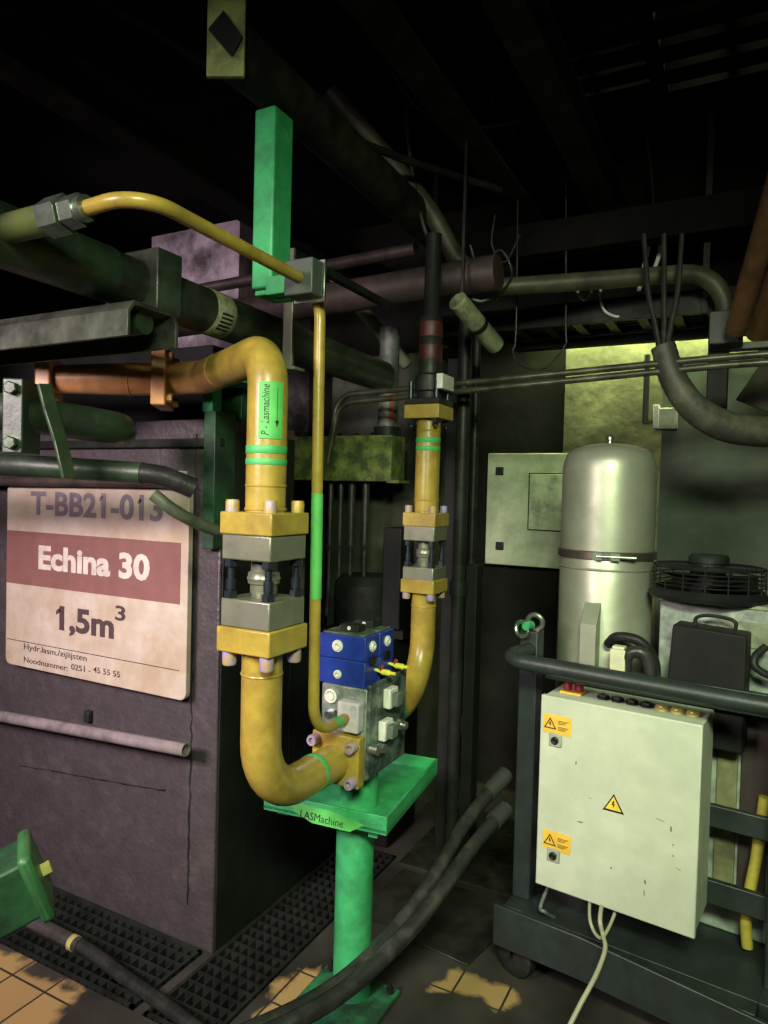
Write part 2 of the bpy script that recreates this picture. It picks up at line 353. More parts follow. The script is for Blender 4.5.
# rod on the container
a_ = P(-60, 705, Y=1.735); e_ = P(186, 750, Y=1.735)
b = MB(); ax = (e_-a_).normalized(); L_ = (e_-a_).length
b.lathe([(0, 0), (.0215, 0), (.0215, L_), (.017, L_), (.016, L_-.08), (0, L_-.08)], a_, ax, 24)
for k_ in (.45, .92): c_ = a_+(e_-a_)*k_; b.cyl((c_.x, c_.y+.012, c_.z), (c_.x, 1.8375, c_.z-.05), .007, 10)
tag(b.build('steel_tube', mat('bare_tube', (.34, .29, .30), .27, .45, (.13, .11, .115), .25, 9, .05)), 'long open-ended bare steel tube lying level along the tank below the sign', 'tube')

# ================================================================== GRATINGS, FLOOR PLATES
def grating(label, x0, x1, y0, y1, px, py):
    t = thing('floor_grating', label, 'grating', ((x0+x1)/2, (y0+y1)/2, -.03), 'floor gratings around the tank')
    b = MB(); n = round((x1-x0)/px)
    for i in range(1, n): x = x0+i*(x1-x0)/n; b.box(x-.003, x+.003, y0, y1, -.028, .002)
    n = round((y1-y0)/py)
    for i in range(1, n): y = y0+i*(y1-y0)/n; b.box(x0, x1, y-.0035, y+.0035, -.026, .004)
    b.build('bar_mesh', dsteel, t)
    MB().box(x0, x1, y0, y0+.012, -.03, .006).box(x0, x1, y1-.012, y1, -.03, .006).box(x0, x0+.012, y0, y1, -.03, .006).box(x1-.012, x1, y0, y1, -.03, .006).build('frame', dsteel, t)
    b = MB()
    for x in (x0+.05, x1-.05):
        for y in (y0+.012, y1-.012): b.box(x-.03, x+.03, y-.008, y+.008, -.2, -.03)
    b.build('support_foot', dsteel, t)
grating('black floor grating running below the white sign', -3.38, -1.63, 1.525, 1.832, .040, .044)
grating('narrow black floor grating running back beside the green column', -1.578, -1.335, 1.525, 2.74, .034, .045)
b = MB().box(-1.30, -.62, 2.70, 3.35, 0, .006)
for i in range(22):
    for j in range(20):
        x = -1.285+i*.031; y = 2.715+j*.032; s = 1 if (i+j) % 2 else -1
        R = M4.Rotation(s*PI/4, 3, 'Z'); b.obox((x, y, .007), (.022, .006, .004), R)
tag(b.build('checker_plate', mat('checker_steel', (.06, .065, .05), .35, .6, (.02, .02, .016), .4)), 'raised-diamond steel plate on the floor behind the green stand', 'floor plate')
tag(MB().prism([(-1.28, 2.28, 0), (-.80, 2.22, 0), (-.72, 2.64, 0), (-1.26, 2.66, 0)], (0, 0, .008)).build('floor_plate', mat('oily_plate', (.035, .036, .026), .3, .3, (.015, .015, .012), .4), bevel=.002), 'flat oily steel plate on the floor between stand and rack', 'floor plate')

# ================================================================== YELLOW PIPEWORK
def flange(parent, c, s, z0, z1, m_, hole=.02):
    x, y = c; MB().box(x-s/2, x+s/2, y-s/2, y+s/2, z0, z1).build('flange', m_, parent, .004)
def corners(c, s): return [(c[0]+i*s, c[1]+j*s) for i in (-1, 1) for j in (-1, 1)]
def weld(b, c, z, r):
    b.ring((c[0], c[1], z), (0, 0, 1), r, .004, 32, 8)
LP = (-1.09, 1.43); RP = (-1.09, 2.42)
# --- left, upper
t = thing('yellow_hose_pipe', 'thick yellow upper pipe with a green handwritten label, turning left through an orange elbow', 'pipe', (LP[0], LP[1], 1.49))
t.name = 'yellow_pipe'; LOC[t.name] = V((LP[0], LP[1], 1.49))
E1 = P(205, 382, d=2.20); E1.z = 1.952; E3 = P(170, 381, d=2.27); E3.z = 1.952
b = MB().tube([(LP[0], LP[1], 1.54), (-1.092, 1.432, 1.952), E1], .051, 28, bend=.092); b.build('pipe_bend', yellow, t)
E2 = (V((-1.092, 1.432, 1.952))*.30+E1*.70); b = MB().tube([E2, E1, E3], .0518, 28, bend=.085); b.build('orange_elbow', orange, t)
flange(t, LP, .16, 1.49, 1.546, yellow)
b = MB()
weld(b, LP, 1.612, .049); weld(b, LP, 1.553, .050); b.build('weld_bead', yellow, t)
for x, y in corners(LP, .058):
    b = MB(); socket_bolt(b, (x, y, 1.546), (0, 0, 1), .017, .030); b.build('bolt', ybolt, t)
for z, h in ((1.692, .020), (1.664, .015)):
    b = MB().lathe([(.0515, 0), (.0522, .001), (.0522, h-.001), (.0515, h)], (LP[0]-.0005, LP[1], z), (0, 0, 1), 32); b.build('green_tape', tapeg, t)
# label strip wraps the front of the pipe
phi0 = math.atan2(-1.43, 1.09)  # towards the viewer's side
def onpipe(ax, r, ph):
    return lambda u, v: V((LP[0]-.001+r*math.cos(ph+u/r), LP[1]+r*math.sin(ph+u/r), ax+v))
z0, z1 = 1.728, 1.868; b = MB(); n = 10; wr = onpipe(0, .0525, phi0+.05)
vs = [wr(-.024+.064*i/n, z) for z in (z0, z1) for i in range(n+1)]
b.add(vs, [(i, i+1, n+2+i, n+1+i) for i in range(n)]); b.build('label_strip', tapel, t)
wr2 = onpipe(0, .0531, phi0+.05)
text('handwriting', 'P - Lasmachine', ink, t, (0, 0, 0), (1, 0, 0), (0, 0, 1), w=.125, h=.019, shear=.2, bold=.004, wrap=lambda u, v: wr2(.002-v, 1.736+u))
b = MB(); F = lambda u, v: wr2(u-.006, 1.755+v)
def patch(b, pts): b.add([F(*p) for p in pts], [tuple(range(len(pts)))])
patch(b, [(.028, .012), (.0295, .012), (.0295, .10), (.028, .10)]); patch(b, [(.0235, .018), (.034, .018), (.02875, 0)]); b.build('arrow', ink, t)
# --- couplings (non-return valve bodies between flanges)
def coupling(c, s, label):
    t = thing('pipe_coupling', label, 'coupling', (c[0], c[1], 1.26), 'steel couplings in the yellow pipework'); k = s/.16
    for z0, z1 in ((1.427, 1.49), (1.26, 1.33)): MB().box(c[0]-s*.47, c[0]+s*.47, c[1]-s*.47, c[1]+s*.47, z0, z1).build('block', steel, t, .004)
    b = MB().lathe([(.030*k, 1.33), (.034*k, 1.345), (.034*k, 1.362), (.040*k, 1.366), (.040*k, 1.372), (.043*k, 1.378), (.040*k, 1.384), (.040*k, 1.392), (.033*k, 1.397), (.033*k, 1.427)], (c[0], c[1], 0), (0, 0, 1), 28); b.build('sleeve', steel, t)
    for x, y in corners(c, .058*k):
        b = MB(); b.cyl((x, y, 1.33), (x, y, 1.427), .0085*k, 12); b.hexa((x, y, 1.33), (x, y, 1.348), .017*k); b.hexa((x, y, 1.409), (x, y, 1.427), .017*k)
        b.cyl((x, y, 1.352), (x, y, 1.378), .0125*k, 14); b.build('stud_bolt', boltm, t)
coupling(LP, .16, 'large bare steel coupling clamped in the thick left yellow pipe')
coupling(RP, .134, 'smaller bare steel coupling clamped in the right yellow pipe')
# --- left, lower
t = thing('yellow_pipe', 'thick yellow lower pipe elbow curving into the front of the manifold', 'pipe', (LP[0], LP[1], .74))
b = MB().tube([(LP[0], LP[1], 1.20), (-1.088, 1.43, .798), (-1.07, 1.80, .800)], .052, 28, bend=.16); b.build('pipe_bend', yellow, t)
flange(t, LP, .164, 1.197, 1.26, yellow)
b = MB(); weld(b, LP, 1.135, .0505); weld(b, LP, 1.19, .0505); b.build('weld_bead', yellow, t)
for x, y in corners(LP, .058):
    b = MB(); socket_bolt(b, (x, y, 1.197), (0, 0, -1), .018, .036); b.build('bolt', lilac, t)
b = MB().lathe([(.0525, 0), (.0532, .001), (.0532, .019), (.0525, .02)], (-1.078, 1.655, .7993), (.03, 1, .0), 32); b.build('green_tape', tapeg, t)
MB().box(-1.147, -.985, 1.758, 1.795, .735, .885).build('flange', yellow, t, .004)
for x in (-1.132, -1.002):
    for z in (.757, .862):
        b = MB(); socket_bolt(b, (x, 1.758, z), (0, -1, 0), .017, .03); b.build('bolt', lilac, t)
# --- right, lower
t = thing('yellow_pipe', 'slimmer yellow lower pipe curving up from the back of the manifold', 'pipe', (RP[0], RP[1], .76))
b = MB().tube([(RP[0], RP[1], 1.24), (-1.09, 2.42, .845), (-1.08, 2.05, .84)], .047, 28, bend=.22); b.build('pipe_bend', yellow, t)
flange(t, RP, .136, 1.232, 1.284, yellow)
b = MB(); weld(b, RP, 1.18, .0455); weld(b, RP, 1.226, .0455); b.build('weld_bead', yellow, t)
for x, y in corners(RP, .05):
    b = MB(); socket_bolt(b, (x, y, 1.232), (0, 0, -1), .015, .024); b.build('bolt', lilac, t)
b = MB().lathe([(.0475, 0), (.0482, .001), (.0482, .029), (.0475, .03)], (-1.0825, 2.155, .841), (0, 1, 0), 32); b.build('green_tape', tapeg, t)
MB().box(-1.15, -1.01, 2.022, 2.058, .77, .91).build('flange', yellow, t, .004)
# --- right, upper
t = thing('yellow_pipe', 'slimmer straight yellow upper pipe with two green tape rings and a flange at each end', 'pipe', (RP[0], RP[1], 1.48))
b = MB().cyl((RP[0], RP[1], 1.5), (RP[0], RP[1], 1.92), .046, 28); b.build('pipe', yellow, t)
flange(t, RP, .134, 1.481, 1.533, yellow); flange(t, RP, .142, 1.882, 1.934, yellow)
b = MB()
for z in (1.54, 1.58, 1.84, 1.876): weld(b, RP, z, .0445)
b.build('weld_bead', yellow, t)
for x, y in corners(RP, .05):
    b = MB(); socket_bolt(b, (x, y, 1.533), (0, 0, 1), .014, .026); b.build('bolt', lilac, t)
    b = MB(); hexbolt(b, (x, y, 1.882), (0, 0, -1), .014, .02); b.cyl((x, y, 1.86), (x, y, 1.852), .007, 10); b.build('bolt', boltm, t)
for z, h in ((1.795, .020), (1.765, .016)):
    b = MB().lathe([(.0465, 0), (.0472, .001), (.0472, h-.001), (.0465, h)], (RP[0], RP[1], z), (0, 0, 1), 32); b.build('green_tape', tapeg, t)
# --- dark valve above it
t = thing('shutoff_valve', 'dark vertical valve pipe with red paint above the right yellow flange', 'valve', (RP[0], RP[1], 1.934))
b = MB().lathe([(0, 0), (.046, 0), (.046, .05), (.055, .055), (.055, .11), (.043, .12), (.043, .32), (.030, .34), (.030, .64), (0, .64)], (RP[0], RP[1], 1.934), (0, 0, 1), 24); b.build('body', dsteel, t)
b = MB().lathe([(.0435, 0), (.0445, .002), (.0445, .055), (.0435, .06)], (RP[0], RP[1], 2.10), (0, 0, 1), 24); b.build('red_band', mat('dull_red_paint', (.05, .009, .009), .5), t)
b = MB().lathe([(.0435, 0), (.0442, .002), (.0442, .05), (.0435, .055)], (RP[0], RP[1], 2.19), (0, 0, 1), 24); b.build('red_band', mat('dull_red_paint', (.05, .009, .009), .5), t)
MB().box(RP[0]-.07, RP[0]+.07, RP[1]-.07, RP[1]+.07, 1.934, 1.957).build('flange', dsteel, t, .003)
MB().box(RP[0]+.052, RP[0]+.078, RP[1]-.06, RP[1]+.05, 1.99, 2.045).build('position_plate', wlight, t, .003)
for x, y in corners(RP, .052): MB().cyl((x, y, 1.957), (x, y, 2.02), .009, 12).build('stud', boltm, t)

# ================================================================== MANIFOLD AND VALVES
t = thing('valve_manifold', 'galvanised manifold block carrying two blue valves on the green stand', 'manifold', (-1.055, 1.91, .74))
mani = mat('galvanised_block', (.40, .44, .40), .34, .55, (.10, .14, .12), .42, 14, .06, 50)
MB().box(-1.14, -.982, 1.795, 2.022, .75, 1.02).build('block', mani, t, .003)
pl = MB().box(-.982, -.970, 1.792, 2.035, .757, 1.035).build('side_plate', mat('streaked_plate', (.22, .30, .25), .34, .45, (.03, .05, .045), .48, 12), t, .002)
q = P(383, 678, X=-.97)
for px, py, sx in ((390, 697, .030), (385, 729, .030)):
    c = P(px, py, X=-.96); s = MB().box(-.970, -.945, c.y-.028, c.y+.028, c.z-.030, c.z+.030).build('solenoid_connector', plug, t, .004)
    MB().box(-.945, -.925, c.y-.018, c.y+.020, c.z-.022, c.z+.018).build('socket', mat('grey_socket', (.10, .13, .11), .45), s, .003)
c = P(398, 724, X=-.93); b = MB().cyl((-.97, c.y, c.z), (-.90, c.y, c.z), .011, 14); b.hexa((-.93, c.y, c.z), (-.915, c.y, c.z), .017); b.build('cable_plug', zinc, t)
c = P(374, 752, X=-.95); b = MB().cyl((-.975, c.y+.02, c.z), (-.945, c.y+.02, c.z), .016, 12); b.hexa((-.96, c.y+.05, c.z-.004), (-.94, c.y+.05, c.z-.004), .015); b.build('test_port', zinc, t)
b = MB().ring((-1.105, 1.789, .985), (0, 1, 0), .018, .004, 24, 8); b.cyl((-1.105, 1.797, .985), (-1.105, 1.785, .985), .013, 14); b.build('port_ring', plug, t)
MB().hexa((-1.11, 1.797, .93), (-1.11, 1.78, .93), .012).build('port_plug', zinc, t)
MB().hexa((-1.075, 1.797, .94), (-1.075, 1.775, .94), .012).build('port_plug', zinc, t)
MB().box(-1.065, -.992, 1.76, 1.797, .895, .985).build('lilac_cover', mat('lilac_cover', (.40, .37, .46), .5, 0, (.55, .5, .42), .4, 20), t, .006)
def blue_valve(y0, y1, label):
    t = thing('blue_valve', label, 'valve', (-1.075, (y0+y1)/2, 1.02), 'blue valves on the manifold')
    MB().box(-1.155, -.995, y0, y1, 1.02, 1.098).build('lower_body', blue, t, .003)
    MB().box(-1.155, -.995, y0, y1, 1.099, 1.172).build('upper_body', blue, t, .003)
    MB().box(-1.145, -1.005, y0+.004, y1-.004, 1.172, 1.178).build('top_plate', mat('oily_plate_green', (.20, .25, .18), .4, .5, (.05, .07, .05), .4, 20), t, .001)
    k = MB().box(-1.10, -1.035, y0+.025, y1-.015, 1.178, 1.200).build('solenoid_cap', dsteel, t, .002)
    MB().cyl((-1.067, y0+.023, 1.190), (-1.067, y0+.027, 1.190), .006, 12).build('cap_screw', wlight, k)
    for x, z in ((-1.090, 1.138), (-1.088, 1.052)):
        b = MB(); r = .018 if z > 1.1 else .013; b.lathe([(0, .002), (r*.35, .002), (r*.4, .008), (r*.7, .008), (r*.8, .004), (r, .004), (r, 0), (0, 0)], (x, y0, z), (0, -1, 0), 20); b.build('port_plug', plug, t)
    b = MB(); r = .017; b.lathe([(0, .002), (r*.35, .002), (r*.4, .008), (r*.7, .008), (r*.8, .004), (r, .004), (r, 0), (0, 0)], (-.995, (y0+y1)/2, 1.14), (1, 0, 0), 20); b.build('port_plug', plug, t)
    MB().box(-.995, -.988, y0+.025, y0+.06, 1.085, 1.11).build('connector_socket', black, t, .002)
    c = MB().tube([(-.995, y0+.065, 1.065), (-.972, y0+.064, 1.062), (-.97, y0+.064, 1.062), (-.945, y0+.062, 1.062), (-.942, y0+.062, 1.062), (-.925, y0+.06, 1.063)], .006, 12, radii=[.005, .006, .009, .009, .006, .005]).build('dust_plug', mat('bright_yellow_plug', (.65, .6, .06), .4), t)
    MB().cyl((-.974, y0+.064, 1.066), (-.970, y0+.064, 1.080), .006, 12).build('dust_cap', red, c)
blue_valve(1.80, 1.885, 'front blue valve block standing nearer the viewer on the manifold')
blue_valve(1.892, 1.985, 'rear blue valve block standing behind the other on the manifold')
# ================================================================== STAND
t = thing('pipe_stand', 'bright green steel stand with a tray and round column on the floor', 'stand', (-1.06, 1.90, 0))
TM = M4.Translation((-1.315, 1.749, 0)) @ M4.Rotation(math.radians(6.2), 4, 'Z'); X0, X1, Y0, Y1, Z = 0, .411, 0, .50, .66
MB(TM).box(X0, X1, Y0, Y1, Z-.050, Z-.040).build('tray_floor', green, t, .001)
for a in ((X0, X1, Y0, Y0+.008), (X0, X1, Y1-.008, Y1), (X0, X0+.008, Y0+.008, Y1-.008), (X1-.008, X1, Y0+.008, Y1-.008)):
    MB(TM).box(*a, Z-.055, Z).build('tray_rim', green, t, .0015)
MB().cyl((-1.075, 1.91, .012), (-1.075, 1.91, .61), .060, 32).build('column', green, t)
MB().cyl((-1.065, 1.91, .620), (-1.065, 1.91, .75), .060, 32).build('upper_column', green, t)
MB().box(-1.21, -.94, 1.70, 1.99, 0, .014).build('base_plate', mat('scuffed_green', (.03, .20, .08), .5, 0, (.015, .05, .025), .5, 12), t, .003)
for x, y in ((-1.185, 1.725), (-.965, 1.725), (-1.185, 1.965), (-.965, 1.965)):
    b = MB(); b.hexa((x, y, .014), (x, y, .026), .014); b.cyl((x, y, .026), (x, y, .042), .007, 10); b.build('anchor_bolt', dsteel, t)
MB(TM).box(X0+.03, X0+.07, Y0+.03, Y1-.02, Z-.075, Z-.055).build('under_bar', green, t, .002)
MB(TM).box(X1-.07, X1-.04, Y0+.03, Y1-.05, Z-.085, Z-.055).build('under_bar', green, t, .002)
def tp_(px, py, y):
    v = TM.inverted().to_3x3() @ (cf + cr*((px-384)/FPX) - cu*((py-512)/FPX)); o = TM.inverted() @ EYE; return TM @ (o+v*((y-o.y)/v.y))
lp = [tp_(a, c, -.0012) for a, c in ((289, 801), (295, 812), (312, 823), (350, 832), (364, 825), (330, 811))]
MB().prism(lp, TM.to_3x3() @ V((0, .0008, 0))).build('label_strip', tapel, t)
p = tp_(300, 817.5, -.0024); q = tp_(343, 828, -.0024)
text('handwriting', 'LASMachine', ink, t, p, q-p, (0, 0, 1), w=(q-p).length, h=.024, shear=.1, depth=0)

# ================================================================== THIN YELLOW TUBE AND ITS HANGER
t = thing('yellow_tube', 'thin yellow tube dropping beside the thick pipe down to the manifold', 'tube', (-1.04, 1.6, .93))
b = MB().tube([(-1.26, .965, 2.15), (-1.05, .965, 2.158), (-1.055, 1.605, 2.150), (-1.036, 1.592, .937), (-1.035, 1.78, .937)], .0155, 18, bend=.085); b.build('tube_run', yellow, t)
b = MB().cyl((-1.0412, 1.5965, 1.31), (-1.0455, 1.599, 1.595), .0162, 20); b.build('green_tape', tapel, t)
b = MB().cyl((-1.035, 1.70, .937), (-1.035, 1.725, .937), .0162, 20); b.build('green_tape', tapeg, t)
b = MB().hexa((-1.245, .965, 2.151), (-1.207, .965, 2.152), .033).cyl((-1.207, .965, 2.152), (-1.19, .965, 2.153), .026, 20).hexa((-1.305, .965, 2.15), (-1.250, .965, 2.151), .040).cyl((-1.31, .965, 2.149), (-1.303, .965, 2.15), .032, 20); b.build('hex_fitting', zinc, t)
MB().cyl((-1.46, .965, 2.149), (-1.305, .965, 2.15), .031, 20).build('weld_boss', mat('yellow_green_boss', (.085, .11, .03), .45, 0, (.03, .045, .018), .4), t)
t = thing('green_hanger', 'green square steel post hanging from the beam with a tube clamp', 'hanger', (-1.225, 1.62, 2.15))
MB().box(-1.268, -1.198, 1.575, 1.665, 2.165, 2.662).build('post', green, t, .006)
MB().box(-1.268, -1.12, 1.592, 1.682, 2.150, 2.165).build('foot_plate', green, t, .003)
MB().box(-1.198, -1.10, 1.592, 1.625, 2.13, 2.19).build('arm', green, t, .002)
c = MB().box(-1.10, -1.012, 1.50, 1.552, 2.108, 2.200).build('tube_clamp', mat('grey_clamp', (.055, .07, .06), .45), t, .004)
MB().box(-1.104, -1.008, 1.552, 1.560, 2.100, 2.208).build('clamp_plate', zinc, c, .001)
for z in (2.118, 2.190): MB().hexa((-1.022, 1.560, z), (-1.022, 1.572, z), .009).build('clamp_bolt', zinc, c)
MB().box(-1.20, -1.09, 1.553, 1.60, 2.135, 2.185).build('clamp_arm', green, t, .002)

# ================================================================== LEFT PIPES
t = thing('orange_pipe', 'orange horizontal pipe with square flanges left of the orange elbow', 'pipe', (-2.1, 1.7, 1.86))
o0 = E3.copy(); o1 = P(55, 387, d=2.22); o1.z = 1.935; ox = (o1-o0).normalized(); Rt = M4.Rotation(math.atan2(-ox.y, -ox.x), 3, 'Z')
MB().tube([o0, o0+ox*.12, o0+ox*.19, o0+ox*.37], .05, 24, radii=[.052, .052, .050, .043]).build('pipe', orange, t)
for d_, sz in ((.022, .185), (.37, .135)):
    MB().obox(o0+ox*d_, (.045, sz, sz), Rt).build('flange', orange, t, .005)
for d_, sz in ((.022, .185),):
    for y in (-.066, .066):
        for z in (-.066, .066):
            b = MB(); c = o0+ox*d_+Rt @ V((.0225, y, z)); hexbolt(b, c, Rt @ V((1, 0, 0)), .015, .018); b.build('bolt', orange, t)
b = MB(); b.ring(o0+ox*.125, ox, .0505, .004, 24, 8); b.build('weld_bead', orange, t)
t = thing('grey_green_pipe', 'big grey-green overhead pipe with a paper label band running back over the tank', 'pipe', (-1.5, 1.9, 2.09))
b = MB().tube([(-1.50, .35, 2.16), (-1.50, 2.62, 2.13), (-1.50, 2.80, 2.13)], .068, 28); b.build('pipe', pipeg, t)
b = MB().tube([(-1.50, .35, 2.16), (-1.50, 1.27, 2.149)], .0705, 28, radii=[.0705, .0705]); b.build('green_sleeve', pipegg, t)
MB().box(-1.60, -1.405, 1.36, 1.45, 2.065, 2.235).build('clamp_block', pipeg, t, .004)
b = MB().lathe([(.0685, 0), (.0692, .001), (.0692, .085), (.0685, .086)], (-1.50, 1.63, 2.144), (0, 1, -.013), 32); lb = b.build('paper_label', paper, t)
b = MB()
for k in range(5):
    a = -.9+k*.18; b.obox((-1.50+.0698*math.cos(a), 1.673, 2.1435+.0698*math.sin(a)), (.0008, .05, .006), M4.Rotation(-a, 3, 'Y'))
b.build('label_print', ink, lb)
t = thing('steel_channel', 'grey steel channel with an open cut end carrying the big overhead pipe', 'channel', (-2.0, 1.29, 1.99))
o = [(1.215, 1.985), (1.215, 2.050), (1.235, 2.075), (1.365, 2.075), (1.385, 2.05), (1.385, 1.985), (1.375, 1.985), (1.375, 2.045), (1.362, 2.064), (1.238, 2.064), (1.225, 2.045), (1.225, 1.985)]
MB().prism([(-1.352, y, z-.018) for y, z in o], (-1.9, 0, 0)).build('profile', mat('grey_channel', (.10, .115, .085), .45, .4, (.03, .035, .025), .42, 9, .1), t, .002)
MB().cyl((-2.3, 1.30, 2.02), (-1.385, 1.30, 2.02), .030, 20).build('inner_rod', pipegg, t)
MB().box(-2.82, -2.72, 1.20, 1.40, 1.985, 3.2).build('drop_post', dsteel, t, .004)
t = thing('green_pipe', 'grimy green pipe stub with a two-bolt flange block in front of the sign rail', 'pipe', (-1.7, 1.35, 1.70))
gp = [P(-60, 405, d=1.72), P(15, 413, d=1.78), P(90, 424, d=1.93), P(119, 429, d=2.0), P(121, 432, d=2.22)]
b = MB().tube(gp, .047, 24, bend=.09); b.build('pipe', pipegg, t)
Rf = M4.Rotation(math.radians(20), 3, 'Z')
gc = P(22, 418, d=1.78); Rf = M4.Rotation(math.radians(32), 3, 'Z')
MB().obox(gc, (.050, .11, .185), Rf).build('flange', pipegg, t, .004)
for z in (-.067, .067):
    b = MB(); hexbolt(b, gc+Rf @ V((0, -.055, z)), Rf @ V((0, -1, 0)), .017, .018); b.build('bolt', pipegg, t)
b = MB().tube(smooth([(-2.7, 1.20, 1.665), (-1.95, 1.30, 1.655), (-1.66, 1.42, 1.645), (-1.55, 1.46, 1.640)]), .032, 20)
tag(b.build('green_hose', pipegg), 'dull green horizontal pipe just above the sign, below the two-bolt flange', 'pipe')
b = MB().tube(smooth([(-1.56, 1.455, 1.642), (-1.50, 1.49, 1.632), (-1.44, 1.55, 1.60)]), .030, 18)
tag(b.build('rubber_sleeve', rubber), 'black rubber sleeve at the end of the pipe above the sign', 'sleeve')
q0 = P(153, 494, d=1.85); b = MB().tube(smooth([q0, P(172, 509, d=1.87), P(195, 522, d=1.92), P(222, 532, d=2.0), P(250, 536, d=2.15)]), .017, 16)
tag(b.build('grey_hose', mat('grey_green_hose', (.10, .12, .075), .45, .2, (.04, .05, .03), .4)), 'cut grey hose crossing the upper right corner of the sign', 'hose')
b = MB()
sp = [P(x, y, d=1.66) for x, y in ((44, 384), (50, 408), (60, 440), (68, 474))]
for u, v in zip(sp, sp[1:]): b.bar(u, v+(v-u)*.12, .010, .034, (0, 1, .3))
tag(b.build('steel_strap', pipegg, bevel=.002), 'flat green-black steel strap slanting down across the flange and pipe', 'strap')
t = thing('green_bracket', 'bright green painted steel bracket beside the tank corner behind the orange elbow', 'bracket', (-1.62, 1.9, 1.65))
t['label'] = 'green painted steel upright fixed at the tank corner under the orange elbow'
MB().box(-1.70, -1.60, 1.95, 2.02, 1.55, 1.96).build('upright', greend, t, .003)
MB().box(-1.80, -1.52, 1.78, 2.0, 1.96, 1.975).build('top_plate', green, t, .002)
b = MB().box(-1.645, -1.60, 1.80, 1.845, 1.86, 1.96); b.build('gusset', green, t, .002)
MB().box(-1.63, -1.582, 1.795, 1.90, 1.40, 1.86).build('corner_plate', greend, t, .002)

# ================================================================== MIDDLE BACKGROUND
t = thing('hose_block', 'mossy yellow-green steel block with hoses hanging below it', 'hose block', (-1.58, 2.6, 1.63))
t['label'] = 'mossy yellow-green steel block hanging between the two yellow pipes'
ma = P(268, 438, Y=2.80); mb_ = P(392, 433, Y=2.80)
MB().box(ma.x, mb_.x, 2.80, 2.94, 1.655, 1.865).build('block', moss, t, .004)
MB().box(mb_.x-.02, mb_.x+.045, 2.79, 2.90, 1.648, 1.662).build('lug', moss, t, .002)
for k in range(4):
    x = -1.75+k*.09; y = 2.86; b = MB(); hexbolt(b, (x, y, 1.865), (0, 0, 1), .015, .018); b.build('bolt', dsteel, t)
for k, (px, w_) in enumerate(((331, .013), (341, .012), (352, .016), (366, .016))):
    t = thing('hydraulic_hose', '', 'hose', P(px, 490, d=3.14), 'dark hoses hanging under the mossy block')
    t['label'] = ('leftmost dark hose hanging straight below the mossy block', 'second dark hose from left hanging below the mossy block', 'third hose from left below the mossy block, with a long ferrule', 'rightmost dark hose below the mossy block, bending right at its foot')[k]
    a = P(px, 486, Y=2.87); a.z = 1.658; f_ = P(px, 545, Y=2.87); e_ = P(px-1, 590, Y=2.87)
    b = MB().tube([a, V((a.x, a.y, f_.z))], .018 if k > 1 else .013, 16); b.hexa((a.x, a.y, f_.z-.02), (a.x, a.y, f_.z), .019); b.build('ferrule', hosew, t)
    lo = V((a.x, a.y, e_.z))
    pts = [V((a.x, a.y, f_.z)), lo, lo+V((.10, .03, -.02))] if k == 3 else [V((a.x, a.y, f_.z)), lo+V((0, 0, .0)), lo+V((-.02, .02, -.13))]
    MB().tube(pts, .011, 14, bend=.06).build('hose_body', hosew, t)

t = thing('grey_pipe', 'grey vertical pipe with a red paint streak rising from the mossy block', 'pipe', (-1.50, 2.87, 1.865))
MB().cyl((-1.50, 2.87, 1.865), (-1.50, 2.87, 2.36), .046, 22).build('pipe', mat('chalky_pipe', (.16, .18, .15), .5, .2, (.05, .06, .05), .45, 10), t)
b = MB(); ph = -1.0; n = 5
b.add([(-1.50+.0468*math.cos(ph+.12*i), 2.87+.0468*math.sin(ph+.12*i), z) for z in (1.93, 2.06) for i in range(n)], [(i, i+1, n+1+i, n+i) for i in range(n-1)]); b.build('red_streak', mat('red_paint_streak', (.35, .06, .04), .6), t)
b = MB().lathe([(.044, 0), (.062, .003), (.062, .04), (.044, .043)], (-1.50, 2.87, 1.865), (0, 0, 1), 22); b.build('collar', dsteel, t)
for k, (dz, dy) in enumerate(((0, 0), (.05, .0))):
    l = P(345, 404-8*k, Y=2.58); r_ = P(715, 366-8*k, Y=2.58)
    b = MB().tube([V((l.x-.08, 2.58, l.z-.25)), V((l.x-.03, 2.58, l.z+.004)), r_, V((.95, r_.y, r_.z+.02))], .0125, 14, bend=.09)
    tag(b.build('thin_pipe', mat('greasy_thin_pipe', (.11, .115, .075), .35, .5, (.03, .03, .02), .4)), ('lower of the two thin parallel pipes crossing behind the valve', 'upper of the two thin parallel pipes crossing behind the valve')[k], 'pipe', 'thin parallel pipes')
t = thing('capped_pipe', 'short pale greenish pipe slanting out of the dark with a capped end', 'pipe', P(485, 330, d=2.6))
a = P(462, 306, d=2.55); e_ = P(496, 346, d=2.72); ax = (e_-a).normalized(); L_ = (e_-a).length
b = MB().lathe([(0, -.03), (.036, -.03), (.036, L_-.01), (.033, L_), (0, L_)], a, ax, 22); b.build('pipe', mat('pale_green_pipe', (.28, .32, .18), .45, .1, (.07, .08, .045), .42, 14), t)
MB().box(a.x-.005, a.x+.005, a.y-.005, a.y+.005, a.z+.02, 3.2).build('hanger_rod', dsteel, t)
b = MB().lathe([(.0365, L_*.42), (.0375, L_*.43), (.0375, L_*.5), (.0365, L_*.51)], a, ax, 22); b.build('black_band', black, t)
b = MB().cyl((-3.3, 2.50, 2.36), (-.86, 2.50, 2.43), .065, 28); tag(b.build('brown_pipe', pipebr), 'large brown-grey pipe crossing horizontally behind the green hanger', 'pipe')
b = MB().cyl((-2.6, 2.70, 2.60), (-1.30, 2.70, 2.64), .027, 18); tag(b.build('brown_pipe', pipebr), 'slim brown pipe crossing horizontally just above the large brown one', 'pipe')
